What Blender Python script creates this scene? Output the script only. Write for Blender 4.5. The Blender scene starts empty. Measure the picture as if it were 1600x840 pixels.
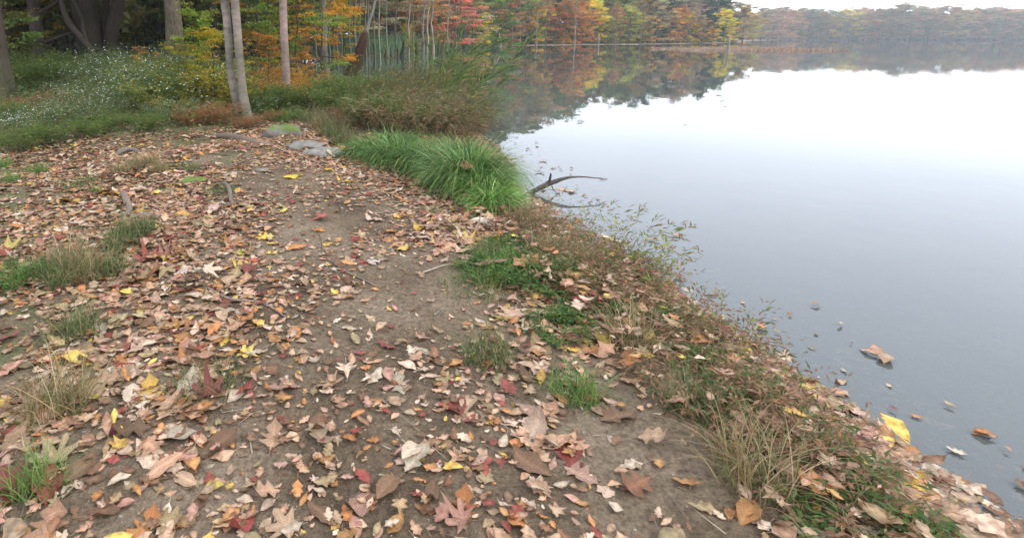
import bpy, math, random
import numpy as np
from mathutils import Vector, Matrix, Euler

# ------------------------------------------------------------------ camera
C = bpy.context.scene.collection
SC = bpy.context.scene
CAM_H = 1.7
PITCH = math.radians(10.4)
F_PX = 900.0                      # focal length in pixels of the 1600 wide frame
PPX, PPY = 600.0, 225.0           # principal point in that frame
cam_d = bpy.data.cameras.new("camera")
cam = bpy.data.objects.new("camera", cam_d)
C.objects.link(cam)
cam.location = (0, 0, CAM_H)
cam.rotation_euler = (math.pi / 2 - PITCH, 0, 0)
cam_d.sensor_fit = 'HORIZONTAL'
cam_d.sensor_width = 36.0
cam_d.lens = 36.0 * F_PX / 1600.0
cam_d.shift_x = (800 - PPX) / 1600.0
cam_d.shift_y = -(420 - PPY) / 1600.0
cam_d.clip_start = 0.05
cam_d.clip_end = 6000
SC.camera = cam

# ------------------------------------------------------------------ sky, sun, exposure
SUN_EL, SUN_AZ = math.radians(42), math.radians(118)   # azimuth from +Y towards +X
w = bpy.data.worlds.new("World"); SC.world = w; w.use_nodes = True
nt = w.node_tree; nt.nodes.clear()
out = nt.nodes.new('ShaderNodeOutputWorld'); bg = nt.nodes.new('ShaderNodeBackground')
sky = nt.nodes.new('ShaderNodeTexSky'); sky.sky_type = 'NISHITA'; sky.sun_disc = False
sky.sun_elevation = SUN_EL; sky.sun_rotation = SUN_AZ
sky.air_density = 1.0; sky.dust_density = 3.0
hs = nt.nodes.new('ShaderNodeHueSaturation'); hs.inputs['Saturation'].default_value = 0.45
nt.links.new(sky.outputs[0], hs.inputs['Color'])
# cloud cover: bright low in the sky, greyer blue overhead, soft unevenness
tc = nt.nodes.new('ShaderNodeTexCoord'); sep = nt.nodes.new('ShaderNodeSeparateXYZ')
nt.links.new(tc.outputs['Generated'], sep.inputs[0])
ramp = nt.nodes.new('ShaderNodeValToRGB')
cr = ramp.color_ramp
cr.elements[0].position = 0.0; cr.elements[0].color = (0.90, 0.93, 0.98, 1)
cr.elements[1].position = 0.9; cr.elements[1].color = (0.66, 0.72, 0.82, 1)
e = cr.elements.new(0.05); e.color = (0.76, 0.79, 0.86, 1)
e = cr.elements.new(0.17); e.color = (0.60, 0.645, 0.72, 1)
e = cr.elements.new(0.42); e.color = (0.60, 0.67, 0.79, 1)
nt.links.new(sep.outputs['Z'], ramp.inputs[0])
noi = nt.nodes.new('ShaderNodeTexNoise'); noi.inputs['Scale'].default_value = 2.2; noi.inputs['Detail'].default_value = 3
nt.links.new(tc.outputs['Generated'], noi.inputs['Vector'])
mr = nt.nodes.new('ShaderNodeMapRange'); mr.inputs[3].default_value = 24.0; mr.inputs[4].default_value = 34.0
nt.links.new(noi.outputs[0], mr.inputs[0])
vm = nt.nodes.new('ShaderNodeVectorMath'); vm.operation = 'SCALE'
nt.links.new(ramp.outputs[0], vm.inputs[0]); nt.links.new(mr.outputs[0], vm.inputs['Scale'])
mx = nt.nodes.new('ShaderNodeMixRGB'); mx.inputs[0].default_value = 0.85
nt.links.new(hs.outputs[0], mx.inputs[1]); nt.links.new(vm.outputs[0], mx.inputs[2])
nt.links.new(mx.outputs[0], bg.inputs[0]); bg.inputs[1].default_value = 0.1
nt.links.new(bg.outputs[0], out.inputs[0])

sd = bpy.data.lights.new("sun", 'SUN'); sun = bpy.data.objects.new("sun", sd); C.objects.link(sun)
sd.energy = 1.5; sd.angle = math.radians(18); sd.color = (1.0, 0.96, 0.9)
sv = Vector((math.sin(SUN_AZ) * math.cos(SUN_EL), math.cos(SUN_AZ) * math.cos(SUN_EL), math.sin(SUN_EL)))
sun.rotation_euler = sv.to_track_quat('Z', 'Y').to_euler()
sun.location = (0, 0, 50)

SC.view_settings.view_transform = 'Standard'
SC.view_settings.look = 'None'
SC.view_settings.exposure = 0.45
SC.view_settings.gamma = 1
SC.view_settings.use_curve_mapping = False
SC.render.engine = 'CYCLES'
cy = SC.cycles
cy.max_bounces = 6; cy.diffuse_bounces = 3; cy.glossy_bounces = 3; cy.transmission_bounces = 3
cy.transparent_max_bounces = 6; cy.volume_bounces = 0
cy.use_denoising = True
cy.caustics_reflective = False; cy.caustics_refractive = False

# ------------------------------------------------------------------ helpers
cP, sP = math.cos(PITCH), math.sin(PITCH)

def ray(px, py):
    u = (px - PPX) / F_PX; v = (py - PPY) / F_PX
    return np.array([u, cP - v * sP, -sP - v * cP])

def water_at(px, py, z=0.0):
    d = ray(px, py); t = (CAM_H - z) / -d[2]
    return float(d[0] * t), float(d[1] * t)

def column_x(px, Y, z=0.3):
    return (px - PPX) / F_PX * (Y * cP + (CAM_H - z) * sP)

def to_px(x, y, z):
    dep = y * cP + (CAM_H - z) * sP
    dn = (CAM_H - z) * cP - y * sP
    return PPX + F_PX * x / dep, PPY + F_PX * dn / dep

def z_of(py, Y):
    """height that shows at picture row py at distance Y"""
    v = (py - PPY) / F_PX
    # dn = v*dep -> (H-z)cP - Y sP = v (Y cP + (H-z) sP)
    k = (v * Y * cP + Y * sP) / (cP - v * sP)
    return CAM_H - k

# outline of the lake, counter order does not matter
LAKE = [(2.7, -60), (2.6, -8), (2.45, -2), (2.3, 0.6), (2.12, 2.0), (2.0, 3.0), (1.9, 3.74), (1.76, 4.6), (1.66, 5.3)]
for q in [(822, 312), (798, 296), (790, 262), (762, 222), (735, 205), (690, 198), (620, 172), (560, 152), (520, 141), (484, 133), (468, 120),
          (440, 106), (446, 96), (520, 89.5), (600, 87.2), (650, 84.5), (700, 80.5), (760, 75), (800, 72.2), (900, 71), (1000, 70), (1100, 68.6),
          (1160, 66.6), (1180, 64.6)]:
    LAKE.append(water_at(*q))
LAKE += [(330, 470), (700, 500), (1300, 300), (1400, -60)]
LK = np.array(LAKE)

def lake_sd(x, y):
    """signed distance to the lake outline, positive on land"""
    x = np.atleast_1d(np.asarray(x, float)); y = np.atleast_1d(np.asarray(y, float))
    best = np.full(x.shape, 1e9); inside = np.zeros(x.shape, bool)
    n = len(LK)
    for i in range(n):
        ax, ay = LK[i]; bx, by = LK[(i + 1) % n]
        dx, dy = bx - ax, by - ay
        t = np.clip(((x - ax) * dx + (y - ay) * dy) / (dx * dx + dy * dy), 0, 1)
        d = np.hypot(x - ax - t * dx, y - ay - t * dy)
        best = np.minimum(best, d)
        if ay != by:
            c = ((ay > y) != (by > y)) & (x < (bx - ax) * (y - ay) / (by - ay) + ax)
            inside ^= c
    return np.where(inside, -best, best)

def ground_z(x, y, d=None):
    x = np.atleast_1d(np.asarray(x, float)); y = np.atleast_1d(np.asarray(y, float))
    if d is None: d = lake_sd(x, y)
    dl = np.maximum(d, 0); dw = np.minimum(d, 0)
    wob = 0.03 * np.sin(1.1 * x + 0.7 * y) + 0.022 * np.sin(2.3 * x - 1.9 * y + 1) + 0.010 * np.sin(5.7 * x + 4.1 * y) + 0.006 * np.sin(11 * x - 9 * y + 2) * np.sin(8 * y + 3 * x)
    fade = 1 - np.exp(-dl / 0.6)
    nearland = 0.27 * fade + wob * fade + 0.02 * np.clip(dl - 5, 0, 60) * (y > 0)
    farland = 0.05 + 0.014 * np.clip(dl - 14, 0, 400)
    f = np.clip((y - 42) / 14, 0, 1) * np.clip((x + 14) / 8, 0, 1)
    f = np.where(x > 200, 1.0, f)
    land = nearland * (1 - f) + farland * f
    bed = -0.30 * (1 - np.exp(dw / 0.9)) + 0.02 * dw.clip(-30, 0) + 0.02 * wob
    return np.where(d > 0, land, bed)

def gz(x, y): return float(ground_z(x, y)[0])

def land_at(px, py):
    z = 0.27
    for _ in range(12):
        x, y = water_at(px, py, z); z = 0.5 * z + 0.5 * gz(x, y)
    x, y = water_at(px, py, z)
    return x, y, gz(x, y)

# --- node material helpers
def new_mat(name):
    m = bpy.data.materials.new(name); m.use_nodes = True
    n = m.node_tree; n.nodes.clear()
    o = n.nodes.new('ShaderNodeOutputMaterial')
    return m, n, o

def N(n, t, **kw):
    x = n.nodes.new(t)
    for k, v in kw.items():
        if k.startswith('_'): setattr(x, k[1:], v)
        else: x.inputs[k].default_value = v
    return x

def L(n, a, b): n.links.new(a, b)

def ramp_node(n, stops):
    r = n.nodes.new('ShaderNodeValToRGB'); el = r.color_ramp.elements
    while len(el) > 1: el.remove(el[-1])
    el[0].position = stops[0][0]; el[0].color = (*stops[0][1], 1)
    for p, c in stops[1:]:
        k = el.new(p); k.color = (*c, 1)
    return r

def leafy_material(name, trans=0.35, rough=0.55, spec=0.3, blotch=0.0, scale=60):
    """object colour times the per-vertex leaf colour"""
    m, n, o = new_mat(name)
    oi = n.nodes.new('ShaderNodeObjectInfo'); at = N(n, 'ShaderNodeAttribute'); at.attribute_name = 'Col'
    mu = N(n, 'ShaderNodeMixRGB', _blend_type='MULTIPLY'); mu.inputs[0].default_value = 1
    L(n, oi.outputs['Color'], mu.inputs[1]); L(n, at.outputs['Color'], mu.inputs[2])
    col = mu.outputs[0]
    if blotch:
        tx = N(n, 'ShaderNodeTexCoord'); no = N(n, 'ShaderNodeTexNoise', Scale=scale, Detail=3.0)
        L(n, tx.outputs['Object'], no.inputs['Vector'])
        rp = ramp_node(n, [(0.35, (1 - blotch, 1 - blotch * 1.15, 1 - blotch * 1.25)), (0.62, (1.12, 1.08, 1.02))])
        L(n, no.outputs[0], rp.inputs[0])
        m2 = N(n, 'ShaderNodeMixRGB', _blend_type='MULTIPLY'); m2.inputs[0].default_value = 1
        L(n, col, m2.inputs[1]); L(n, rp.outputs[0], m2.inputs[2]); col = m2.outputs[0]
    p = N(n, 'ShaderNodeBsdfPrincipled', Roughness=rough); p.inputs['Specular IOR Level'].default_value = spec
    L(n, col, p.inputs['Base Color'])
    if trans > 0:
        t = n.nodes.new('ShaderNodeBsdfTranslucent'); L(n, col, t.inputs[0])
        mi = N(n, 'ShaderNodeMixShader'); mi.inputs[0].default_value = trans
        L(n, p.outputs[0], mi.inputs[1]); L(n, t.outputs[0], mi.inputs[2]); L(n, mi.outputs[0], o.inputs[0])
    else:
        L(n, p.outputs[0], o.inputs[0])
    return m

M_crown = leafy_material("foliage", 0.5)
M_blade = leafy_material("grass_blade", 0.3, 0.5)
M_leaf = leafy_material("dry_leaf", 0.15, 0.6, 0.25, blotch=0.38, scale=45)
M_flower = leafy_material("flower_petal", 0.25, 0.6)

def bark_material(name, sc=(9, 9, 1.6), dark=0.28, moss=0.0, bump=0.5):
    m, n, o = new_mat(name)
    oi = n.nodes.new('ShaderNodeObjectInfo'); tx = n.nodes.new('ShaderNodeTexCoord')
    mp = n.nodes.new('ShaderNodeMapping'); mp.inputs['Scale'].default_value = sc
    L(n, tx.outputs['Object'], mp.inputs[0])
    no = N(n, 'ShaderNodeTexNoise', Scale=3.0, Detail=6.0, Roughness=0.65); L(n, mp.outputs[0], no.inputs['Vector'])
    no2 = N(n, 'ShaderNodeTexNoise', Scale=1.3, Detail=3.0); L(n, tx.outputs['Object'], no2.inputs['Vector'])
    r1 = ramp_node(n, [(0.3, (dark, dark, dark)), (0.55, (1, 1, 1)), (0.75, (1.35, 1.33, 1.3))]); L(n, no.outputs[0], r1.inputs[0])
    r2 = ramp_node(n, [(0.35, (0.62, 0.66, 0.58)), (0.6, (1.1, 1.06, 1.06))]); L(n, no2.outputs[0], r2.inputs[0])
    a = N(n, 'ShaderNodeMixRGB', _blend_type='MULTIPLY'); a.inputs[0].default_value = 1
    b = N(n, 'ShaderNodeMixRGB', _blend_type='MULTIPLY'); b.inputs[0].default_value = 1
    L(n, oi.outputs['Color'], a.inputs[1]); L(n, r1.outputs[0], a.inputs[2]); L(n, a.outputs[0], b.inputs[1]); L(n, r2.outputs[0], b.inputs[2])
    p = N(n, 'ShaderNodeBsdfPrincipled', Roughness=0.9); p.inputs['Specular IOR Level'].default_value = 0.15
    col = b.outputs[0]
    if moss:
        sp = n.nodes.new('ShaderNodeSeparateXYZ'); L(n, tx.outputs['Object'], sp.inputs[0])
        mrr = N(n, 'ShaderNodeMapRange'); mrr.inputs[1].default_value = 1.4; mrr.inputs[2].default_value = 0.0; L(n, sp.outputs['Z'], mrr.inputs[0])
        mm = N(n, 'ShaderNodeMath', _operation='MULTIPLY'); L(n, mrr.outputs[0], mm.inputs[0]); L(n, no2.outputs[0], mm.inputs[1])
        mm2 = N(n, 'ShaderNodeMath', _operation='MULTIPLY'); mm2.inputs[1].default_value = moss; L(n, mm.outputs[0], mm2.inputs[0])
        x = N(n, 'ShaderNodeMixRGB'); x.inputs[2].default_value = (0.06, 0.085, 0.025, 1)
        L(n, mm2.outputs[0], x.inputs[0]); L(n, col, x.inputs[1]); col = x.outputs[0]
    L(n, col, p.inputs['Base Color'])
    bu = N(n, 'ShaderNodeBump', Strength=bump, Distance=0.03); L(n, no.outputs[0], bu.inputs['Height']); L(n, bu.outputs[0], p.inputs['Normal'])
    L(n, p.outputs[0], o.inputs[0])
    return m

M_bark = bark_material("bark", moss=0.9)
M_smooth = bark_material("smooth_bark", (2.5, 2.5, 5.0), 0.6, moss=0.35, bump=0.25)
M_wood = bark_material("dead_wood", (14, 14, 14), 0.5, bump=0.4)

def rock_material():
    m, n, o = new_mat("mossy_stone")
    tx = n.nodes.new('ShaderNodeTexCoord'); ge = n.nodes.new('ShaderNodeNewGeometry'); oi = n.nodes.new('ShaderNodeObjectInfo')
    no = N(n, 'ShaderNodeTexNoise', Scale=14.0, Detail=8.0, Roughness=0.7); L(n, tx.outputs['Object'], no.inputs['Vector'])
    r = ramp_node(n, [(0.3, (0.5, 0.5, 0.48)), (0.7, (1.25, 1.22, 1.15))]); L(n, no.outputs[0], r.inputs[0])
    a = N(n, 'ShaderNodeMixRGB', _blend_type='MULTIPLY'); a.inputs[0].default_value = 1; L(n, oi.outputs['Color'], a.inputs[1]); L(n, r.outputs[0], a.inputs[2])
    at = N(n, 'ShaderNodeAttribute'); at.attribute_name = 'Col'
    n2 = N(n, 'ShaderNodeTexNoise', Scale=6.0, Detail=5.0); L(n, tx.outputs['Object'], n2.inputs['Vector'])
    mm = N(n, 'ShaderNodeMath', _operation='MULTIPLY'); L(n, at.outputs['Fac'], mm.inputs[0]); L(n, n2.outputs[0], mm.inputs[1])
    rr = ramp_node(n, [(0.27, (0, 0, 0)), (0.42, (1, 1, 1))]); L(n, mm.outputs[0], rr.inputs[0])
    x = N(n, 'ShaderNodeMixRGB'); x.inputs[2].default_value = (0.085, 0.125, 0.02, 1); L(n, rr.outputs[0], x.inputs[0]); L(n, a.outputs[0], x.inputs[1])
    p = N(n, 'ShaderNodeBsdfPrincipled', Roughness=0.9); L(n, x.outputs[0], p.inputs['Base Color'])
    bu = N(n, 'ShaderNodeBump', Strength=0.7, Distance=0.02); L(n, no.outputs[0], bu.inputs['Height']); L(n, bu.outputs[0], p.inputs['Normal'])
    L(n, p.outputs[0], o.inputs[0]); return m
M_rock = rock_material()

# --- mesh building with numpy
class Geo:
    def __init__(s): s.V = []; s.F3 = []; s.F4 = []; s.Cc = []; s.n = 0
    def add(s, V, F3=None, F4=None, col=None):
        V = np.asarray(V, float).reshape(-1, 3)
        if F3 is not None and len(F3): s.F3.append(np.asarray(F3, int) + s.n)
        if F4 is not None and len(F4): s.F4.append(np.asarray(F4, int) + s.n)
        s.V.append(V)
        c = np.ones((len(V), 3)) if col is None else np.broadcast_to(np.asarray(col, float), (len(V), 3))
        s.Cc.append(c); s.n += len(V)
    def mesh(s, name, mat, smooth=False):
        V = np.concatenate(s.V); Cc = np.concatenate(s.Cc)
        f3 = np.concatenate(s.F3) if s.F3 else np.zeros((0, 3), int)
        f4 = np.concatenate(s.F4) if s.F4 else np.zeros((0, 4), int)
        me = bpy.data.meshes.new(name)
        me.vertices.add(len(V)); me.vertices.foreach_set('co', V.astype(np.float32).ravel())
        li = np.concatenate([f3.ravel(), f4.ravel()]).astype(np.int32)
        me.loops.add(len(li)); me.loops.foreach_set('vertex_index', li)
        ls = np.concatenate([np.arange(len(f3)) * 3, len(f3) * 3 + np.arange(len(f4)) * 4]).astype(np.int32)
        me.polygons.add(len(ls)); me.polygons.foreach_set('loop_start', ls)
        me.update(calc_edges=True); me.validate()
        if smooth: me.polygons.foreach_set('use_smooth', np.ones(len(me.polygons), bool))
        a = me.attributes.new('Col', 'FLOAT_COLOR', 'POINT')
        a.data.foreach_set('color', np.hstack([Cc, np.ones((len(Cc), 1))]).astype(np.float32).ravel())
        me.materials.append(mat)
        return me

def link(name, me, parent=None, color=None, loc=None):
    o = bpy.data.objects.new(name, me); C.objects.link(o)
    if parent: o.parent = parent
    if color is not None: o.color = (*color, 1)
    if loc is not None: o.location = loc
    return o

def tag(o, label=None, cat=None, group=None, kind=None):
    if label: o['label'] = label
    if cat: o['category'] = cat
    if group: o['group'] = group
    if kind: o['kind'] = kind
    return o

def empty(name, loc, rz=0.0, sc=1.0):
    o = bpy.data.objects.new(name, None); C.objects.link(o); o.location = loc
    o.rotation_euler = (0, 0, rz); o.scale = (sc,) * 3 if not hasattr(sc, '__len__') else sc
    o.empty_display_size = 0.2
    return o

def tube(g, P, R, k=8, col=None, cap=True, lobes=None):
    P = np.asarray(P, float); R = np.asarray(R, float); n = len(P)
    T = np.gradient(P, axis=0); T /= np.linalg.norm(T, axis=1)[:, None] + 1e-9
    ref = np.array([1.0, 0, 0]) if abs(T[0][0]) < 0.8 else np.array([0, 1.0, 0])
    U = np.cross(T, ref); U /= np.linalg.norm(U, axis=1)[:, None] + 1e-9
    W = np.cross(T, U)
    a = np.arange(k) * 2 * math.pi / k
    rr = R[:, None] * np.ones(k)[None]
    if lobes is not None: rr = rr * lobes(a, np.linspace(0, 1, n))
    V = P[:, None] + (np.cos(a)[None, :, None] * U[:, None] + np.sin(a)[None, :, None] * W[:, None]) * rr[..., None]
    V = V.reshape(-1, 3)
    i = np.arange(n - 1)[:, None]; j = np.arange(k)[None]
    F = np.stack([i * k + j, i * k + (j + 1) % k, (i + 1) * k + (j + 1) % k, (i + 1) * k + j], -1).reshape(-1, 4)
    f3 = []
    if cap:
        V = np.vstack([V, P[-1:]]); c = len(V) - 1
        f3 = [[(n - 1) * k + q, (n - 1) * k + (q + 1) % k, c] for q in range(k)]
    g.add(V, f3 if cap else None, F, col)

def unit(v): return v / (np.linalg.norm(v, axis=-1, keepdims=True) + 1e-9)

def cards(g, B, D, Nn, Ln, Wd, col, fold=0.25):
    """n folded leaves: base B, direction D, normal Nn"""
    B = np.asarray(B); n = len(B); D = unit(D)
    S = unit(np.cross(D, Nn)); U = np.cross(S, D)
    Ln = np.broadcast_to(Ln, (n,))[:, None]; Wd = np.broadcast_to(Wd, (n,))[:, None]
    mid = B + D * Ln * 0.45
    l = mid + S * Wd * 0.5 + U * Wd * fold; r = mid - S * Wd * 0.5 + U * Wd * fold
    tip = B + D * Ln - U * Ln * 0.08
    V = np.stack([B, l, tip, r], 1).reshape(-1, 3)
    b = (np.arange(n) * 4)[:, None]
    F = np.concatenate([b + np.array([[0, 3, 2]]), b + np.array([[0, 2, 1]])])
    g.add(V, F, None, np.repeat(np.broadcast_to(col, (n, 3)), 4, 0))

def blades(g, B, az, Ln, e0, droop, Wd, col, K=6, roll=None):
    """n grass blades as tapering ribbons; az heading, e0 start elevation, droop total turn"""
    n = len(B); s = np.linspace(0, 1, K + 1)
    sb = lambda v: np.broadcast_to(v, (n,)).astype(float)
    az, Ln, e0, droop, Wd = map(sb, (az, Ln, e0, droop, Wd))
    el = e0[:, None] - droop[:, None] * s[None] ** 1.4
    H = np.stack([np.cos(az), np.sin(az), 0 * az], 1)
    st = np.stack([np.cos(el)[..., None] * H[:, None, :]], 0)[0]; st = st.copy(); st[..., 2] = np.sin(el)
    P = B[:, None] + np.concatenate([np.zeros((n, 1, 3)), np.cumsum(0.5 * (st[:, 1:] + st[:, :-1]), 1)], 1) * (Ln / K)[:, None, None]
    S = np.stack([-np.sin(az), np.cos(az), 0 * az], 1)
    tw = np.random.uniform(-1.2, 1.2, n)[:, None] if roll is None else np.broadcast_to(roll, (n,))[:, None]
    S = S * np.cos(tw) + H * np.sin(tw)
    wd = Wd[:, None] * np.clip(1.15 - s[None] ** 1.5 * 1.1, 0.05, 1) * 0.5
    Lf = P + S[:, None] * wd[..., None]; Rt = P - S[:, None] * wd[..., None]
    V = np.stack([Lf, Rt], 2).reshape(-1, 3)
    b = (np.arange(n) * 2 * (K + 1))[:, None, None] + (np.arange(K) * 2)[None, :, None]
    F = (b + np.array([0, 1, 3, 2])[None, None]).reshape(-1, 4)
    c = np.broadcast_to(col, (n, 3))
    g.add(V, None, F, np.repeat(c, 2 * (K + 1), 0))
    return P

def vary(n, amt=0.2, hue=0.1, base=(1, 1, 1)):
    b = np.random.uniform(1 - amt, 1 + amt, (n, 1)); h = np.random.uniform(-hue, hue, (n, 1))
    return np.clip(np.array(base)[None] * b * np.hstack([1 + h, 1 - h * 0.3, 1 - h * 0.5]), 0.002, 1.5)

def pick(palette, n, amt=0.2, hue=0.08):
    cols = np.array([c for c, _ in palette]); wt = np.array([x for _, x in palette], float)
    i = np.random.choice(len(cols), n, p=wt / wt.sum())
    return np.clip(cols[i] * vary(n, amt, hue), 0.002, 0.95)

def copy_thing(root, loc, rz, sc=1.0, colors=None):
    r = root.copy(); C.objects.link(r); r.location = loc; r.rotation_euler = (0, 0, rz)
    r.scale = (sc,) * 3 if not hasattr(sc, '__len__') else sc
    for ch in list(root.children):
        c = ch.copy(); C.objects.link(c); c.parent = r
        if colors:
            k = ch.name.split('.')[0]
            if k in colors: c.color = (*colors[k], 1)
    return r

ORD = ['first', 'second', 'third', 'fourth', 'fifth', 'sixth', 'seventh', 'eighth', 'ninth', 'tenth', 'eleventh', 'twelfth', 'thirteenth',
       'fourteenth', 'fifteenth', 'sixteenth', 'seventeenth', 'eighteenth', 'nineteenth', 'twentieth']
ordered = []          # (object, description) pairs whose equal descriptions get an order from the left

def describe(o, text, cat, group):
    tag(o, text, cat, group); ordered.append((o, text))

def finish_labels():
    by = {}
    for o, t in ordered: by.setdefault(t, []).append(o)
    for t, os_ in by.items():
        if len(os_) == 1: continue
        os_.sort(key=lambda o: to_px(*o.location)[0])
        for i, o in enumerate(os_):
            if i == 0: s = 'leftmost of these'
            elif i == len(os_) - 1: s = 'rightmost of these'
            elif i < 20: s = ORD[i] + ' from the left'
            else: s = ORD[len(os_) - 1 - i] + ' from the right' if len(os_) - 1 - i < 20 else 'number %d from the left' % (i + 1)
            o['label'] = t + ', ' + s

# ------------------------------------------------------------------ terrain and water
np.random.seed(7); random.seed(7)

def axis_pts(a, b, fine_a, fine_b, step, grow=1.09):
    pts = list(np.arange(fine_a, fine_b + 1e-6, step)); s = step
    while pts[-1] < b: s = min(s * grow, 40); pts.append(pts[-1] + s)
    s = step; lo = []
    x = fine_a
    while x > a: s = min(s * grow, 40); x -= s; lo.append(x)
    return np.array(lo[::-1] + pts)

def ground_material():
    m, n, o = new_mat("woodland_soil")
    ge = n.nodes.new('ShaderNodeNewGeometry')
    at = N(n, 'ShaderNodeAttribute'); at.attribute_name = 'Col'
    sp = n.nodes.new('ShaderNodeSeparateColor'); L(n, at.outputs['Color'], sp.inputs[0])
    P = ge.outputs['Position']
    n1 = N(n, 'ShaderNodeTexNoise', Scale=1.7, Detail=6.0, Roughness=0.6); L(n, P, n1.inputs['Vector'])
    n2 = N(n, 'ShaderNodeTexNoise', Scale=42.0, Detail=8.0, Roughness=0.75); L(n, P, n2.inputs['Vector'])
    n3 = N(n, 'ShaderNodeTexVoronoi', Scale=70.0); L(n, P, n3.inputs['Vector'])
    n4 = N(n, 'ShaderNodeTexNoise', Scale=3.1, Detail=7.0, Roughness=0.7); L(n, P, n4.inputs['Vector'])
    soil = ramp_node(n, [(0.3, (0.070, 0.048, 0.030)), (0.48, (0.150, 0.108, 0.070)), (0.7, (0.235, 0.178, 0.124))]); L(n, n1.outputs[0], soil.inputs[0])
    fine = ramp_node(n, [(0.32, (0.42, 0.40, 0.38)), (0.5, (0.95, 0.93, 0.9)), (0.68, (1.45, 1.42, 1.38))]); L(n, n2.outputs[0], fine.inputs[0])
    mu = N(n, 'ShaderNodeMixRGB', _blend_type='MULTIPLY'); mu.inputs[0].default_value = 1; L(n, soil.outputs[0], mu.inputs[1]); L(n, fine.outputs[0], mu.inputs[2])
    # moss where Col.r says and the noise allows
    ad = N(n, 'ShaderNodeMath', _operation='ADD'); L(n, sp.outputs[0], ad.inputs[0]); L(n, n4.outputs[0], ad.inputs[1])
    mr_ = ramp_node(n, [(0.64, (0, 0, 0)), (0.80, (0.8, 0.8, 0.8))])
    hv = N(n, 'ShaderNodeMath', _operation='MULTIPLY'); hv.inputs[1].default_value = 0.75; L(n, ad.outputs[0], hv.inputs[0]); L(n, hv.outputs[0], mr_.inputs[0])
    moss = ramp_node(n, [(0.3, (0.03, 0.045, 0.012)), (0.7, (0.12, 0.155, 0.035))]); L(n, n2.outputs[0], moss.inputs[0])
    x1 = N(n, 'ShaderNodeMixRGB'); L(n, mr_.outputs[0], x1.inputs[0]); L(n, mu.outputs[0], x1.inputs[1]); L(n, moss.outputs[0], x1.inputs[2])
    # far mud flat colour from Col.g, woodland floor from Col.b
    mud = ramp_node(n, [(0.35, (0.22, 0.155, 0.11)), (0.65, (0.31, 0.225, 0.165))]); L(n, n1.outputs[0], mud.inputs[0])
    x2 = N(n, 'ShaderNodeMixRGB'); L(n, sp.outputs[1], x2.inputs[0]); L(n, x1.outputs[0], x2.inputs[1]); L(n, mud.outputs[0], x2.inputs[2])
    fl = ramp_node(n, [(0.35, (0.035, 0.045, 0.016)), (0.5, (0.08, 0.065, 0.03)), (0.68, (0.17, 0.085, 0.04))]); L(n, n4.outputs[0], fl.inputs[0])
    x3 = N(n, 'ShaderNodeMixRGB'); L(n, sp.outputs[2], x3.inputs[0]); L(n, x2.outputs[0], x3.inputs[1]); L(n, fl.outputs[0], x3.inputs[2])
    p = N(n, 'ShaderNodeBsdfPrincipled', Roughness=0.95); p.inputs['Specular IOR Level'].default_value = 0.2; L(n, x3.outputs[0], p.inputs['Base Color'])
    b1 = N(n, 'ShaderNodeBump', Strength=1.0, Distance=0.02); L(n, n2.outputs[0], b1.inputs['Height'])
    b2 = N(n, 'ShaderNodeBump', Strength=0.8, Distance=0.008); L(n, n3.outputs[0], b2.inputs['Height']); L(n, b1.outputs[0], b2.inputs['Normal'])
    L(n, b2.outputs[0], p.inputs['Normal']); L(n, p.outputs[0], o.inputs[0])
    return m
M_ground = ground_material()

xs = axis_pts(-900, 1500, -6.5, 3.2, 0.055, 1.075); ys = axis_pts(-60, 1900, 0.4, 11, 0.055, 1.06)
X, Y = np.meshgrid(xs, ys); xf, yf = X.ravel(), Y.ravel()
dsd = lake_sd(xf, yf); zf = ground_z(xf, yf, dsd)
nx, ny = len(xs), len(ys)
near_amt = np.clip(1 - (yf - 9) / 6, 0, 1)
mossm = 0.22 + 0.22 * np.clip((-xf - 0.8) / 1.5, 0, 1)
mudm = ((yf > 90) & (dsd > -0.5) & (dsd < 60) & (xf > 20)).astype(float)
floorm = np.clip((yf - 8.5) / 3, 0, 1) * (1 - mudm)
colg = np.stack([mossm, mudm, floorm], 1)
ii = np.arange(ny - 1)[:, None] * nx + np.arange(nx - 1)[None]
Fq = np.stack([ii, ii + 1, ii + nx + 1, ii + nx], -1).reshape(-1, 4)
g = Geo(); g.add(np.stack([xf, yf, zf], 1), None, Fq, colg)
o = link("ground", g.mesh("ground", M_ground, True)); tag(o, kind='structure')

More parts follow.
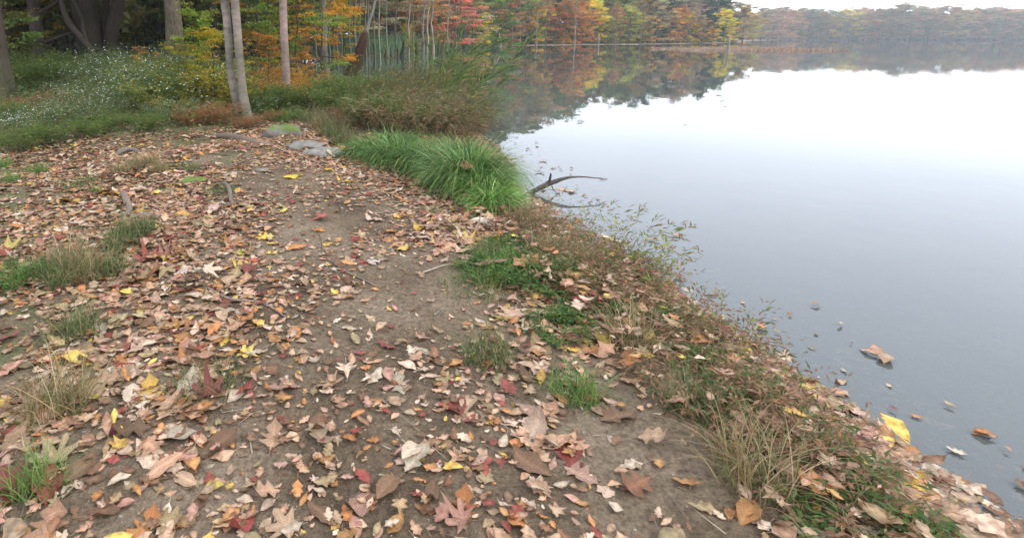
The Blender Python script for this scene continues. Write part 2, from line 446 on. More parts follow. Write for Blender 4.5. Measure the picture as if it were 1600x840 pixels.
def water_material():
    m, n, o = new_mat("lake_water")
    ge = n.nodes.new('ShaderNodeNewGeometry')
    mp = n.nodes.new('ShaderNodeMapping'); mp.inputs['Scale'].default_value = (0.9, 0.35, 1); L(n, ge.outputs['Position'], mp.inputs[0])
    no = N(n, 'ShaderNodeTexNoise', Scale=1.2, Detail=4.0, Roughness=0.6); L(n, mp.outputs[0], no.inputs['Vector'])
    bu = N(n, 'ShaderNodeBump', Strength=0.09, Distance=0.02); L(n, no.outputs[0], bu.inputs['Height'])
    gl = N(n, 'ShaderNodeBsdfGlossy', Roughness=0.0); gl.inputs['Color'].default_value = (0.97, 0.98, 1, 1)
    tr = n.nodes.new('ShaderNodeBsdfTransparent'); tr.inputs['Color'].default_value = (0.62, 0.60, 0.52, 1)
    df = n.nodes.new('ShaderNodeBsdfDiffuse'); df.inputs['Color'].default_value = (0.135, 0.145, 0.135, 1)
    L(n, bu.outputs[0], gl.inputs['Normal'])
    fr = N(n, 'ShaderNodeFresnel', IOR=1.36); L(n, bu.outputs[0], fr.inputs['Normal'])
    a = n.nodes.new('ShaderNodeMixShader'); a.inputs[0].default_value = 0.52; L(n, tr.outputs[0], a.inputs[1]); L(n, df.outputs[0], a.inputs[2])
    b = n.nodes.new('ShaderNodeMixShader'); L(n, fr.outputs[0], b.inputs[0]); L(n, a.outputs[0], b.inputs[1]); L(n, gl.outputs[0], b.inputs[2])
    L(n, b.outputs[0], o.inputs[0]); return m
g = Geo(); g.add([(-60, -59, 0), (1480, -59, 0), (1480, 700, 0), (-60, 700, 0)], None, [[0, 1, 2, 3]])
o = link("water", g.mesh("water", water_material())); tag(o, kind='structure')

# haze: one box of pale, even air round everything
def haze_box():
    m, n, o = new_mat("pale_air")
    v = n.nodes.new('ShaderNodeVolumePrincipled')
    v.inputs['Color'].default_value = (0.93, 0.96, 1.0, 1); v.inputs['Density'].default_value = 0.00042
    v.inputs['Anisotropy'].default_value = 0.0
    L(n, v.outputs[0], o.inputs['Volume'])
    x0, x1, y0, y1, z0, z1 = -960, 1560, -110, 1960, -32, 60
    V = [(x0, y0, z0), (x1, y0, z0), (x1, y1, z0), (x0, y1, z0), (x0, y0, z1), (x1, y0, z1), (x1, y1, z1), (x0, y1, z1)]
    F = [(0, 3, 2, 1), (4, 5, 6, 7), (0, 1, 5, 4), (1, 2, 6, 5), (2, 3, 7, 6), (3, 0, 4, 7)]
    g = Geo(); g.add(V, None, F); h = link("haze", g.mesh("haze", m)); tag(h, kind='stuff')
HAZE = True
if HAZE: haze_box()

# ------------------------------------------------------------------ trees
def tree_geo(seed, H=12.0, r=0.18, c0=3.0, cR=4.0, nl=16, nleaf=5000, ls=0.3, lean=(0, 0), crook=0.03, flat=0.35,
             nsub=4, side=10, ang=(0.2, 0.9), shape='round', limb_r=0.35, clump=0.24, twigs=False, jag=0.25, flare=0.7, top_r=0.12):
    rs = np.random.RandomState(seed)
    st = np.random.get_state(); np.random.seed(seed + 1)
    K = 16; t = np.linspace(0, 1, K)
    mx_ = np.cumsum(rs.normal(0, 1, (K, 2)), 0) * crook * H / K * 2
    mx_ -= mx_[0]
    P = np.stack([lean[0] * H * t + mx_[:, 0], lean[1] * H * t + mx_[:, 1], H * t - 0.25 * (1 - t)], 1)
    R = r * ((1 - t) ** 0.75 * (1 - top_r) + top_r) * (1 + flare * np.exp(-t * H / (r * 3.2)))
    # resample base more finely for the flare
    P = np.vstack([P[0], P[0] + (P[1] - P[0]) * 0.12, P[0] + (P[1] - P[0]) * 0.35, P[1:]])
    tt = np.concatenate([[0, t[1] * 0.12, t[1] * 0.35], t[1:]])
    R = r * ((1 - tt) ** 0.75 * (1 - top_r) + top_r) * (1 + flare * np.exp(-tt * H / (r * 2.6)))
    ph = rs.uniform(0, 6, 3)
    lob = lambda a, s: 1 + (0.10 * np.sin(5 * a + ph[0]) + 0.07 * np.sin(3 * a + ph[1]))[None] * np.exp(-s * H / (r * 5))[:, None] * (1.8 if flare > 0.3 else 0.5) + 0.035 * np.sin(2 * a[None] + 9 * s[:, None] + ph[2])
    gt, gc = Geo(), Geo()
    tube(gt, P, R, side, None, lobes=lambda a, s: lob(a, tt))
    ends = []
    z0 = c0 / H
    for i in range(nl):
        q = z0 + (0.97 - z0) * ((i + rs.uniform(0, 0.8)) / nl)
        b = np.array([np.interp(q, tt, P[:, k]) for k in range(3)])
        az = i * 2.399 + rs.uniform(-.5, .5)
        u_ = (q - z0) / (1 - z0)
        if shape == 'round': Lm = cR * (0.55 + 0.75 * math.sin(math.pi * min(1, u_ * 0.85 + 0.12))) * (1 - 0.35 * u_)
        elif shape == 'cone': Lm = cR * (1.05 - u_ * 0.9)
        else: Lm = cR * (0.5 + 0.6 * u_)
        Lm *= rs.uniform(1 - jag, 1 + jag)
        el = ang[0] + (ang[1] - ang[0]) * u_ + rs.uniform(-.12, .12)
        s = np.linspace(0, 1, 6)
        bend = rs.uniform(-.1, .35) if shape != 'cone' else rs.uniform(-.3, .1)
        d = np.stack([np.cos(el + bend * s) * np.cos(az + 0.3 * s * rs.uniform(-1, 1)), np.cos(el + bend * s) * np.sin(az), np.sin(el + bend * s)], 1)
        Q = b + np.vstack([np.zeros(3), np.cumsum(d[1:], 0)]) * Lm / 5
        r1 = max(r * limb_r * (1 - q) ** 0.6 + 0.008, 0.012)
        tube(gt, Q, r1 * (1 - 0.8 * s), max(5, side // 2), None)
        ends.append((Q[-1], d[-1], Lm)); ends.append((Q[3], d[3], Lm * 0.8))
        for j in range(nsub):
            k = rs.randint(2, 6); k = min(k, 5)
            az2 = az + rs.choice([-1, 1]) * rs.uniform(0.5, 1.1); e2 = el + rs.uniform(-.25, .4)
            Ls = Lm * rs.uniform(.25, .5)
            dd = np.array([math.cos(e2) * math.cos(az2), math.cos(e2) * math.sin(az2), math.sin(e2)])
            S_ = Q[k] + dd * Ls * np.linspace(0, 1, 4)[:, None] + rs.normal(0, .03 * Ls, (4, 3)) * np.array([0, 1, 1, 1])[:, None]
            tube(gt, S_, r1 * (1 - 0.15 * k) * 0.5 * np.array([1, .7, .45, .15]), 4, None, cap=False)
            ends.append((S_[-1], dd, Ls))
            if twigs:
                for _ in range(3):
                    d3 = unit(dd + rs.normal(0, .5, 3) + np.array([0, 0, .3]))
                    o3 = S_[rs.randint(1, 4)]
                    tube(gt, np.array([o3, o3 + d3 * Ls * .3, o3 + d3 * Ls * .6 + rs.normal(0, .04 * Ls, 3)]), np.array([.014, .009, .004]) * (r / .15), 3, None, cap=False)
    ne = len(ends); per = max(1, nleaf // ne)
    for (E, D, Lm) in ends:
        m_ = max(4, int(per * rs.uniform(.45, 1.55)))
        rad = cR * clump * rs.uniform(.65, 1.35)
        off = rs.normal(0, 1, (m_, 3)); off = unit(off) * (rs.uniform(0, 1, (m_, 1)) ** 0.45)
        off *= np.array([rad, rad, rad * flat])
        hd = D * np.array([1, 1, 0]); off += hd * rs.uniform(-.8, .3) * rad
        B = E + off
        D2 = unit(rs.normal(0, 1, (m_, 3)) * np.array([1, 1, .45]) + np.array([0, 0, -.25]))
        Nn = unit(rs.normal(0, .55, (m_, 3)) + np.array([0, 0, 1.0]))
        cl = rs.uniform(.62, 1.3); hu = rs.uniform(-.22, .22)
        col = vary(m_, .25, .12, (cl * (1 + hu), cl * (1 - .25 * hu), cl))
        cards(gc, B, D2, Nn, ls * rs.uniform(.6, 1.3, m_), ls * .62 * rs.uniform(.7, 1.2, m_), col)
    np.random.set_state(st)
    return gt, gc

GREY = (0.15, 0.135, 0.115); BROWN = (0.075, 0.06, 0.045); PALE = (0.30, 0.26, 0.23)
GREEN = (0.13, 0.19, 0.05); DGREEN = (0.035, 0.065, 0.03); YGREEN = (0.27, 0.29, 0.05); YELLOW = (0.56, 0.40, 0.04)
ORANGE = (0.52, 0.28, 0.06); REDOR = (0.48, 0.19, 0.05); PINKRED = (0.60, 0.17, 0.15); DULLP = (0.36, 0.265, 0.15); OCHRE = (0.34, 0.19, 0.05); OLIVE = (0.21, 0.22, 0.06)
DPINK = (0.44, 0.23, 0.10)
CN = {GREEN: 'green', DGREEN: 'dark green', YGREEN: 'yellow-green', YELLOW: 'yellow', ORANGE: 'orange', REDOR: 'vivid red-orange', PINKRED: 'pinkish red',
      DULLP: 'dull brownish', OCHRE: 'ochre', OLIVE: 'olive green', DPINK: 'salmon pink'}

def make_tree(name, mats=(None, None), seed=1, colT=GREY, colC=GREEN, **kw):
    gt, gc = tree_geo(seed, **kw)
    root = empty(name, (0, 0, 0))
    t = link("trunk", gt.mesh("trunk", mats[0] or M_bark, True), root, colT)
    c = link("crown", gc.mesh("crown", M_crown), root, colC)
    return root

# prototypes for the far bank (unit: metres, copies are rescaled)
protos = {
    'broad': [dict(seed=11, H=14, r=.2, c0=.7, cR=4.6, nl=22, nleaf=7500, ls=.42, jag=.4, clump=.26),
              dict(seed=12, H=14, r=.2, c0=.9, cR=4.2, nl=20, nleaf=7000, ls=.42, jag=.5, clump=.24, lean=(.03, 0)),
              dict(seed=13, H=13, r=.2, c0=.5, cR=5.0, nl=20, nleaf=7500, ls=.42, jag=.45, clump=.26, flat=.28)],
    'spray': [dict(seed=21, H=9, r=.12, c0=.7, cR=4.2, nl=18, nleaf=4200, ls=.34, flat=.18, ang=(.05, .6), jag=.4, clump=.24, lean=(.05, 0)),
              dict(seed=22, H=9, r=.12, c0=.8, cR=3.8, nl=17, nleaf=3600, ls=.34, flat=.16, ang=(.0, .5), jag=.5, clump=.24, lean=(-.04, 0))],
    'tall': [dict(seed=31, H=20, r=.24, c0=2.5, cR=4.6, nl=24, nleaf=8000, ls=.45, jag=.4, clump=.26),
             dict(seed=32, H=20, r=.24, c0=4, cR=4.0, nl=22, nleaf=6500, ls=.45, jag=.5, clump=.25, shape='vase')],
    'pine': [dict(seed=41, H=20, r=.28, c0=2.5, cR=5.4, nl=34, nleaf=11000, ls=.42, jag=.5, clump=.24, flat=.3, shape='cone', ang=(-.05, .5), nsub=5)],
    'bare': [dict(seed=51, H=17, r=.16, c0=6, cR=3.2, nl=20, nleaf=500, ls=.3, jag=.4, ang=(.6, 1.1), twigs=True, nsub=5)],
}
built = {}; first_use = {}
def get_tree(kind, i, name):
    key = (kind, i)
    if key not in built:
        kw = dict(protos[kind][i]); gt, gc = tree_geo(**kw)
        built[key] = (gt.mesh("trunk_" + kind, M_bark, True), gc.mesh("crown_" + kind, M_crown), kw['H'])
    mt, mc, H = built[key]
    r = empty(name, (0, 0, 0)); link("trunk", mt, r); link("crown", mc, r)
    return r, H

def plant_tree(kind, i, name, x, y, H, colT, colC, wide=1.0, rz=None, z=None):
    r, H0 = get_tree(kind, i % len(protos[kind]), name)
    s = H / H0
    r.location = (x, y, gz(x, y) if z is None else z); r.rotation_euler = (0, 0, random.uniform(0, 6.28) if rz is None else rz)
    r.scale = (s * wide, s * wide, s)
    for c in r.children: c.color = (*((colT if c.name.startswith('trunk') else colC)), 1)
    return r

def jcol(c, a=.12): return tuple(max(.01, v * random.uniform(1 - a, 1 + a)) for v in c)

# --- the colourful front row on the far bank: px, distance, picture row of top, colour, kind, wide
front = [
    (612, 72, -14, DULLP, 'spray', 1.0), (640, 74, -6, OCHRE, 'spray', 1.0), (662, 78, 6, DPINK, 'spray', 1.0), (688, 82, -5, DULLP, 'broad', .8),
    (706, 84, -2, PINKRED, 'spray', .9), (724, 88, -12, DULLP, 'spray', .9), (738, 96, 4, YGREEN, 'spray', .8), (748, 98, 14, YELLOW, 'spray', .7), (770, 112, -25, GREEN, 'broad', .8),
    (792, 128, 8, DPINK, 'spray', .9), (808, 140, 2, DULLP, 'broad', .8), (828, 150, 4, YELLOW, 'broad', .75), (842, 152, 16, OCHRE, 'spray', .8),
    (866, 156, 14, REDOR, 'spray', .8), (890, 158, 1, ORANGE, 'broad', .85), (902, 154, 6, REDOR, 'spray', .8), (916, 154, 24, REDOR, 'spray', .6),
    (928, 162, 9, YELLOW, 'broad', .8), (944, 164, 28, YGREEN, 'broad', 1.0), (962, 166, 12, DPINK, 'broad', .75), (982, 168, 17, YGREEN, 'broad', .85),
    (998, 172, 24, OLIVE, 'broad', .8), (1012, 174, 30, ORANGE, 'spray', .7), (1026, 178, 8, DULLP, 'broad', .8), (1048, 184, 16, ORANGE, 'broad', .75), (1062, 186, 12, DPINK, 'broad', .75),
    (1074, 190, 24, YELLOW, 'broad', .7), (1092, 192, 30, OCHRE, 'broad', .9), (1112, 200, 42, YELLOW, 'broad', 1.1), (1130, 205, 22, YELLOW, 'broad', .8), (1140, 212, 40, ORANGE, 'broad', .8),
    (1150, 218, 28, OLIVE, 'broad', .8), (1160, 226, 16, OCHRE, 'broad', .8), (1176, 236, 34, YGREEN, 'broad', .9)]
i = 0
for px, Yd, top, col, kind, wd in front:
    x = column_x(px, Yd); d = float(lake_sd(x, Yd)[0])
    yy = Yd
    while float(lake_sd(x, yy)[0]) < 1.0 and yy < 320: yy += 2; x = column_x(px, yy)
    H = z_of(top, yy)
    r = plant_tree(kind, i, "autumn_tree", x, yy, H, jcol(GREY), jcol(tuple(min(.85, v * 1.35 + .01) for v in col), .08), wd * (1.15 if kind == 'broad' else 1.2))
    describe(r, CN[col] + ' tree at the front of the far bank', 'tree', 'autumn trees along the far bank')
    i += 1

# --- second and third rows, up to the skyline that the water mirrors
prof = np.array([(380, -300), (540, -190), (640, -120), (740, -80), (800, -66), (870, -50), (905, -32), (930, -20), (975, -34), (1025, -20), (1060, -26), (1100, -28), (1126, -12), (1140, 4), (1158, 17)])
backcol = [GREEN, DULLP, OLIVE, GREEN, DULLP, OCHRE, GREEN, DGREEN]
i = 0
for row, (dy, stp, dk) in enumerate([(14, 19, 14), (34, 23, 0)]):
    px = 575 + row * 9
    while px < 1150:
        base = np.interp(px, [560, 640, 700, 760, 800, 900, 1000, 1100, 1160], [66, 72, 86, 112, 140, 152, 165, 190, 225])
        yy = base + dy + random.uniform(-3, 5); x = column_x(px, yy)
        while float(lake_sd(x, yy)[0]) < 5 and yy < 330: yy += 3; x = column_x(px, yy)
        top = np.interp(px, prof[:, 0], prof[:, 1]) + dk + random.uniform(-4, 12)
        H = min(z_of(top, yy), 30)
        if abs(px - 1092) < 12 or abs(px - 1112) < 10 and row == 1: kind, col = 'pine', DGREEN
        else:
            kind = ['tall', 'broad', 'tall', 'bare', 'broad'][i % 5]; col = backcol[random.randrange(8)] if kind != 'bare' else DULLP
            if 560 < px < 1060 and kind == 'broad': col = [GREEN, OLIVE, DULLP, GREEN][i % 4]
            if 990 < px < 1120: col = DGREEN if random.random() < .6 else DULLP
        r = plant_tree(kind, i, {'pine': 'pine_tree', 'bare': 'bare_tree'}.get(kind, 'tall_tree'), x, yy, H, jcol(GREY), jcol(col), {'pine': 1.0, 'bare': 1.2}.get(kind, 1.15))
        nm = {'pine': 'broad dark evergreen behind the far bank trees', 'bare': 'nearly bare tree behind the far bank trees'}.get(kind, CN[col] + ' tall tree behind the far bank trees')
        describe(r, nm, 'tree', 'tall trees behind the far bank')
        px += stp * random.uniform(.8, 1.2); i += 1

# --- hill of trees at the far end of the lake
i = 0
for k in range(46):
    px = 1146 + k * 10.2 + random.uniform(-3, 3); yy = 380 + (k % 3) * 22 + random.uniform(-8, 8)
    if px > 1500: yy += 30
    x = column_x(px, yy)
    while float(lake_sd(x, yy)[0]) < 3 and yy < 560: yy += 4; x = column_x(px, yy)
    top = np.interp(px, [1146, 1166, 1190, 1230, 1300, 1400, 1600], [26, 24, 17, 17, 22, 14, 20]) + random.uniform(-2, 5) + (5 if k % 3 == 0 else 0)
    H = z_of(top, yy)
    col = [DULLP, OCHRE, DULLP, DPINK, OLIVE, YELLOW, DULLP, OLIVE][random.randrange(8)]
    r = plant_tree('broad', k, "distant_tree", x, yy, H, jcol(GREY), jcol(col), 1.15)
    describe(r, CN[col] + ' tree at the far end of the lake', 'tree', 'distant trees at the far end of the lake')

# --- the unbroken wood behind, too far to tell its trees apart
g = Geo()
np.random.seed(5)
def mass(px0, px1, depth0, thick, n, topf, ls, pal, low=0.0):
    px = np.random.uniform(px0, px1, n); yy = depth0(px) + np.random.uniform(0, thick, n)
    xx = (px - PPX) / F_PX * (yy * cP + 1.4 * sP); d = lake_sd(xx, yy); k = d > 3
    px, yy, xx, d = px[k], yy[k], xx[k], d[k]; gzv = ground_z(xx, yy, d)
    top = topf(px) + 5 * np.sin(px * .21) + 4 * np.sin(px * .47 + yy)
    v = (top - PPY) / F_PX; zt = CAM_H - (v * yy * cP + yy * sP) / (cP - v * sP)
    h = np.random.uniform(low, 1, len(px)) ** .9 * np.maximum(zt - gzv, 2)
    m_ = len(px); cl = .75 + .5 * (np.sin(xx * .35 + 1.7 * np.sin(h * .4)) * np.sin(h * .55 + yy * .2) > .1)
    cards(g, np.stack([xx, yy, gzv + h], 1), np.random.normal(0, 1, (m_, 3)) * np.array([1, 1, .5]), np.random.normal(0, .6, (m_, 3)) + np.array([0, 0, 1.]), ls * np.random.uniform(.6, 1.3, m_), ls * .6, pick(pal, m_, .25, .12) * cl[:, None])
MP = [((.14, .19, .06), 4), ((.20, .21, .065), 3), ((.34, .23, .09), 2), ((.08, .12, .045), 3), ((.34, .26, .06), .8)]
base_of = lambda q: np.interp(q, [560, 640, 700, 760, 800, 900, 1000, 1100, 1165], [100, 108, 120, 146, 178, 190, 205, 228, 262])
mass(560, 1150, base_of, 26, 60000, lambda q: np.interp(q, prof[:, 0], prof[:, 1]) + 8, 1.0, MP)
mass(-300, 575, lambda q: np.full(len(q), 84.0), 22, 40000, lambda q: np.full(len(q), -90.0), .8, MP)
mass(1135, 1640, lambda q: np.full(len(q), 506.0), 40, 60000, lambda q: np.interp(q, [1140, 1190, 1230, 1300, 1400, 1600], [26, 19, 19, 25, 18, 22]), 2.0, [((.26, .18, .10), 4), ((.16, .17, .07), 3), ((.36, .26, .10), 1.5), ((.10, .12, .06), 2)])
mass(600, 1150, lambda q: base_of(q) - 6, 18, 40000, lambda q: np.full(len(q), 46.0), .9, MP)
mass(1135, 1640, lambda q: np.full(len(q), 500.0), 30, 30000, lambda q: np.full(len(q), 44.0), 2.0, MP)
o = link("distant_wood", g.mesh("distant_wood", M_crown)); tag(o, 'hazy mixed autumn wood closing the view behind the shore trees', 'wood', kind='stuff')

# --- thin grey trunks standing in and by the swampy edge: px, row of foot, width px, top tilt px over 100 rows, dark
def slender(seed, H=13, r=.1, c0=6.5, lean=(0, 0), **kw):
    return tree_geo(seed, H=H, r=r, c0=c0, cR=2.0, nl=14, nleaf=1500, ls=.2, lean=lean, crook=.05, flat=.3, ang=(.4, 1.0), side=8, flare=.9, **kw)
sl_mesh = []
for sd_, ln in ((61, 0.0), (62, .05), (63, -.04), (64, .09), (65, .02)):
    gt, gc = slender(sd_, lean=(ln, 0.0)); sl_mesh.append((gt.mesh("slender_trunk", M_smooth, True), gc.mesh("slender_crown", M_crown), ln))
slim = [(478, 112, 4, -.06, BROWN, 'crooked dark'), (494, 116, 4, 0, GREY, 'thin grey'), (515, 108, 4, .03, GREY, 'thin grey'), (527, 104, 5, .06, GREY, 'thin grey'),
        (534, 98, 3, .02, GREY, 'thin grey'), (548, 104, 4, -.01, GREY, 'thin grey'), (556, 108, 6, .02, GREY, 'thin grey'), (566, 99, 4, .07, GREY, 'thin grey'), (572, 100, 4, .05, GREY, 'thin grey'), (578, 96, 4, .09, GREY, 'thin grey'), (586, 92, 3, .05, GREY, 'thin grey'),
        (575, 91, 3, .10, PALE, 'slender pale'), (594, 91, 3, .05, PALE, 'slender pale'), (606, 89, 2.5, .04, PALE, 'slender pale'), (618, 89, 2.5, .03, GREY, 'thin grey'), (639, 88, 3.5, .12, PALE, 'slender pale'),
        (646, 88, 2.5, .05, GREY, 'thin grey'), (662, 83, 4, .04, PALE, 'slender pale'), (668, 83, 4, .02, PALE, 'slender pale'), (677, 82, 4.5, .07, PALE, 'slender pale'), (699, 81, 2.5, .02, PALE, 'slender pale'),
        (712, 79, 3, .0, GREY, 'thin grey'), (716, 78, 3, .03, GREY, 'thin grey'), (730, 76.5, 2.5, .04, GREY, 'thin grey'), (744, 75.8, 2.5, .0, GREY, 'thin grey'), (800, 72, 2, .02, PALE, 'slender pale'), (812, 72, 2, -.03, PALE, 'slender pale'),
        (822, 72, 2, .02, GREY, 'thin grey'), (838, 72, 2, 0, PALE, 'slender pale'), (852, 71.5, 2, .02, GREY, 'thin grey'), (898, 71, 2.5, .0, PALE, 'slender pale'), (961, 70, 2, .0, GREY, 'thin grey'), (1000, 70, 2, .02, GREY, 'thin grey')]
sw_crown = [DULLP, OCHRE, OLIVE, DULLP, ORANGE]
for k, (px, foot, wpx, tilt, col, nm) in enumerate(slim):
    x, y = water_at(px, foot, 0.02)
    bi = min(range(5), key=lambda q: abs(sl_mesh[q][2] - tilt) + (.02 if (q + k) % 2 else 0))
    mt, mc, ln = sl_mesh[bi]
    r = empty("slender_tree", (x, y, min(gz(x, y), -.05)), random.uniform(-.25, .25))
    r.rotation_euler = (random.uniform(-.02, .02), tilt - ln, random.uniform(-.3, .3))
    rr = wpx * y / F_PX * .5 / .1; sz = random.uniform(.85, 1.15) * (1.0 if y > 40 else .8)
    r.scale = (rr * .85, rr * .85, sz)
    link("trunk", mt, r, jcol(col)); cc = link("crown", mc, r, jcol(random.choice(sw_crown)))
    cc.scale = (min(3, 1.4 / max(rr, .3)),) * 2 + (1,)
    describe(r, nm + ' trunk rising from the swampy shallows', 'tree', 'slender trees in the swampy shallows')

# short broken stubs along that edge
g_st = Geo(); tube(g_st, [(0, 0, -.3), (0, 0, .1), (.02, .01, .45), (.03, .01, .8), (.05, 0, .95)], [.17, .14, .09, .075, .03], 8)
me_st = g_st.mesh("stump", M_bark, True)
for k, (px, foot) in enumerate([(588, 90), (602, 89.5), (612, 89), (622, 88.5), (628, 88), (652, 87), (686, 83), (692, 82), (704, 80.5), (724, 78), (690, 84)]):
    x, y = water_at(px, foot)
    s = link("stump", me_st, None, jcol(BROWN, .3), (x, y, 0)); s.rotation_euler = (random.uniform(-.15, .15), random.uniform(-.2, .2), random.uniform(0, 6)); q = random.uniform(.9, 1.6); s.scale = (q, q, q * random.uniform(.7, 1.3))
    describe(s, 'short dark broken stub poking out of the water', 'stump', 'stubs along the swampy edge')

# white broken snag far out (px 770..785)
x, y = water_at(783, 73.5); g = Geo()
tube(g, [(0, 0, -.3), (-.15, 0, 1.2), (-.5, 0, 2.6), (-1.0, 0, 3.9)], [.16, .13, .1, .04], 7)
tube(g, [(-.45, 0, 2.3), (-1.1, 0, 3.0), (-1.9, .1, 4.0)], [.07, .05, .02], 6); tube(g, [(-.8, 0, 3.3), (-1.0, 0, 4.1), (-.9, 0, 4.6)], [.05, .03, .01], 5)
o = link("dead_snag", g.mesh("dead_snag", M_wood, True), None, (.62, .58, .54), (x, y, 0)); tag(o, 'bleached white forked snag leaning over the far water', 'dead tree')

# posts
def post(px, foot, Hm, r, lbl):
    x, y = water_at(px, foot); g = Geo()
    tube(g, [(0, 0, -.4), (0, 0, .5), (.01, 0, Hm * .97), (.01, 0, Hm)], [r, r, r * .92, r * .8], 10)
    o = link("wooden_post", g.mesh("wooden_post", M_wood, True), None, (.27, .25, .24), (x, y, 0)); tag(o, lbl, 'post', 'wooden posts in the lake')
post(935, 71, 2.3, .19, 'thin grey wooden post in the water before the orange trees')
post(1137, 81, 2.0, .12, 'grey wooden post standing among the reddish marsh shrubs')

# ------------------------------------------------------------------ near trees of the left wood
def big_tree(name, px, py, wpx, lean, colT, label, cat='tree', mat=None, H=16, c0=6.0, seed=70, cR=4.0, colC=OLIVE, flare=.7, nleaf=4500, ls=.2, crook=.015, zb=None, group=None, nl=14, base=None, limb_r=.35):
    if base is None: x, y, z = land_at(px, py)
    else: x, y, z = base
    r = wpx * (y * cP) / F_PX / 2
    gt, gc = tree_geo(seed, H=H, r=r, c0=c0, cR=cR, nl=nl, nleaf=nleaf, ls=ls, lean=lean, crook=crook, side=20, flare=flare, top_r=.25, limb_r=limb_r)
    root = empty(name, (x, y, z)); link("trunk", gt.mesh("trunk", mat or M_bark, True), root, colT); link("crown", gc.mesh("crown", M_crown), root, colC)
    tag(root, label, cat, group)
    return root

big_tree("old_tree", 0, 163, 32, (.01, 0), (.085, .062, .05), 'thick rough-barked trunk cut by the left edge, flared at its foot', seed=71, flare=1.0, H=15, crook=.004)
big_tree("woodland_tree", 277, 122, 27, (.0, 0), (.12, .10, .07), 'thick grey-brown trunk behind the white asters, left of the twin stems', seed=72, H=17, crook=.006, flare=.35)
big_tree("woodland_tree", 446, 158, 13.5, (.0, 0), (.30, .215, .185), 'single smooth pinkish-grey trunk beside the mossy stone and grass', mat=M_smooth, seed=73, H=13, flare=.35, c0=5.5, crook=.008, cR=3)
big_tree("woodland_tree", 507, 124, 12, (-.01, 0), (.16, .14, .11), 'mossy trunk with swollen foot at the water, left of the leaning snag', seed=74, H=13, flare=1.5, c0=5, crook=.012, cR=3, base=(*water_at(507, 124), -.05))
for k, (px, py, wpx, lean, colT, lbl) in enumerate([
        (232, 96, 9, (0, 0), (.07, .06, .045), 'slim dark upright trunk left of the thick grey-brown trunk'),
        (254, 98, 11, (-.02, 0), (.06, .05, .04), 'dark leaning trunk touching the thick grey-brown trunk on its left'),
        (297, 96, 12, (.0, 0), (.09, .08, .06), 'dark trunk just right of the thick grey-brown trunk'),
        (313, 92, 13, (.0, 0), (.14, .13, .11), 'greyish trunk midway between the thick trunk and the twin stems'),
        (336, 104, 15, (.01, 0), (.08, .068, .055), 'dark wide trunk standing right behind the twin stems'),
        (326, 92, 8, (-.05, 0), (.06, .05, .04), 'thin dark trunk leaning left behind the twin stems'),
        (52, 84, 9, (.01, 0), (.07, .06, .05), 'slim dark trunk in the wood between the edge trunk and vine-clad tree'),
        (84, 80, 7, (0, 0), (.08, .07, .055), 'distant thin trunk close to the left of the vine-clad tree'),
        (211, 84, 10, (.01, 0), (.12, .1, .08), 'pale brown trunk in the wood right of the vine-clad tree')]):
    big_tree("woodland_tree", px, py, wpx, lean, colT, lbl, seed=80 + k, H=15 + k % 3, c0=6, nleaf=2600, ls=.24, colC=[OLIVE, YGREEN, OCHRE][k % 3], group='trunks of the left wood', crook=.012, flare=.4)

def path_tube(g, pts, rad, k=14, lob=.08, seed=0):
    """smooth tube through control points"""
    pts = np.array(pts, float); rad = np.array(rad, float); n = len(pts); m_ = (n - 1) * 6 + 1
    t = np.linspace(0, n - 1, m_); i = np.clip(t.astype(int), 0, n - 2); f = (t - i)[:, None]
    pm = np.vstack([2 * pts[0] - pts[1], pts, 2 * pts[-1] - pts[-2]])
    a, b, c, d = pm[i], pm[i + 1], pm[i + 2], pm[i + 3]
    Pt = .5 * ((2 * b) + (c - a) * f + (2 * a - 5 * b + 4 * c - d) * f ** 2 + (3 * b - a - 3 * c + d) * f ** 3)
    R = np.interp(t, np.arange(n), rad)
    rs = np.random.RandomState(seed); p1, p2 = rs.uniform(0, 6, 2)
    tube(g, Pt, R, k, None, lobes=lambda a_, s: 1 + lob * np.sin(3 * a_[None] + p1 + 4 * s[:, None]) + lob * .7 * np.sin(5 * a_[None] + p2 - 9 * s[:, None]))
    return Pt

# vine-clad multi-stem tree
def frame_of(x0, y0, z0):
    """a function giving points of the tree foot's own upright plane, relative to the foot"""
    def f(px, py, dy=0.0):
        z = z_of(py, y0); return (column_x(px, y0, z) - x0, dy, z - z0)
    return f
x0, y0, z0 = land_at(158, 116)
S = (y0 * cP) / F_PX         # metres per pixel there
pp = frame_of(x0, y0, z0)
g = Geo()
path_tube(g, [pp(150, 124), pp(148, 108), pp(143, 80), pp(136, 45), pp(128, 0), pp(118, -60), pp(105, -160), pp(95, -330)], np.array([29, 25, 20, 18, 18.5, 16, 11, 3]) * S, 20, .06, 1)
path_tube(g, [pp(168, 122, .1), pp(169, 100, .1), pp(170, 70, .1), pp(176, 30, .1), pp(184, -10, .15), pp(196, -80, .3), pp(206, -180, .4), pp(210, -300, .5)], np.array([16, 13, 10, 9.5, 9, 8, 6, 2]) * S, 16, .06, 2)
path_tube(g, [pp(160, 90, .3), pp(156, 50, .4), pp(156, 0, .5), pp(160, -60, .6), pp(162, -200, .8)], np.array([8, 6, 5.5, 5, 2]) * S, 12, .05, 3)
root = empty("multi_stem_tree", (x0, y0, z0)); link("trunk", g.mesh("trunk", M_bark, True), root, (.036, .028, .020))
g = Geo()
path_tube(g, [pp(172, 116, -.35), pp(163, 98, -.66), pp(155, 78, -.66), pp(141, 60, -.62), pp(121, 38, -.55), pp(108, 18, -.35), pp(98, -10, -.1), pp(96, -60, 0), pp(110, -150, 0)], np.array([5, 5, 5, 4.5, 4.5, 4, 3.6, 3, 2]) * S, 10, .12, 4)
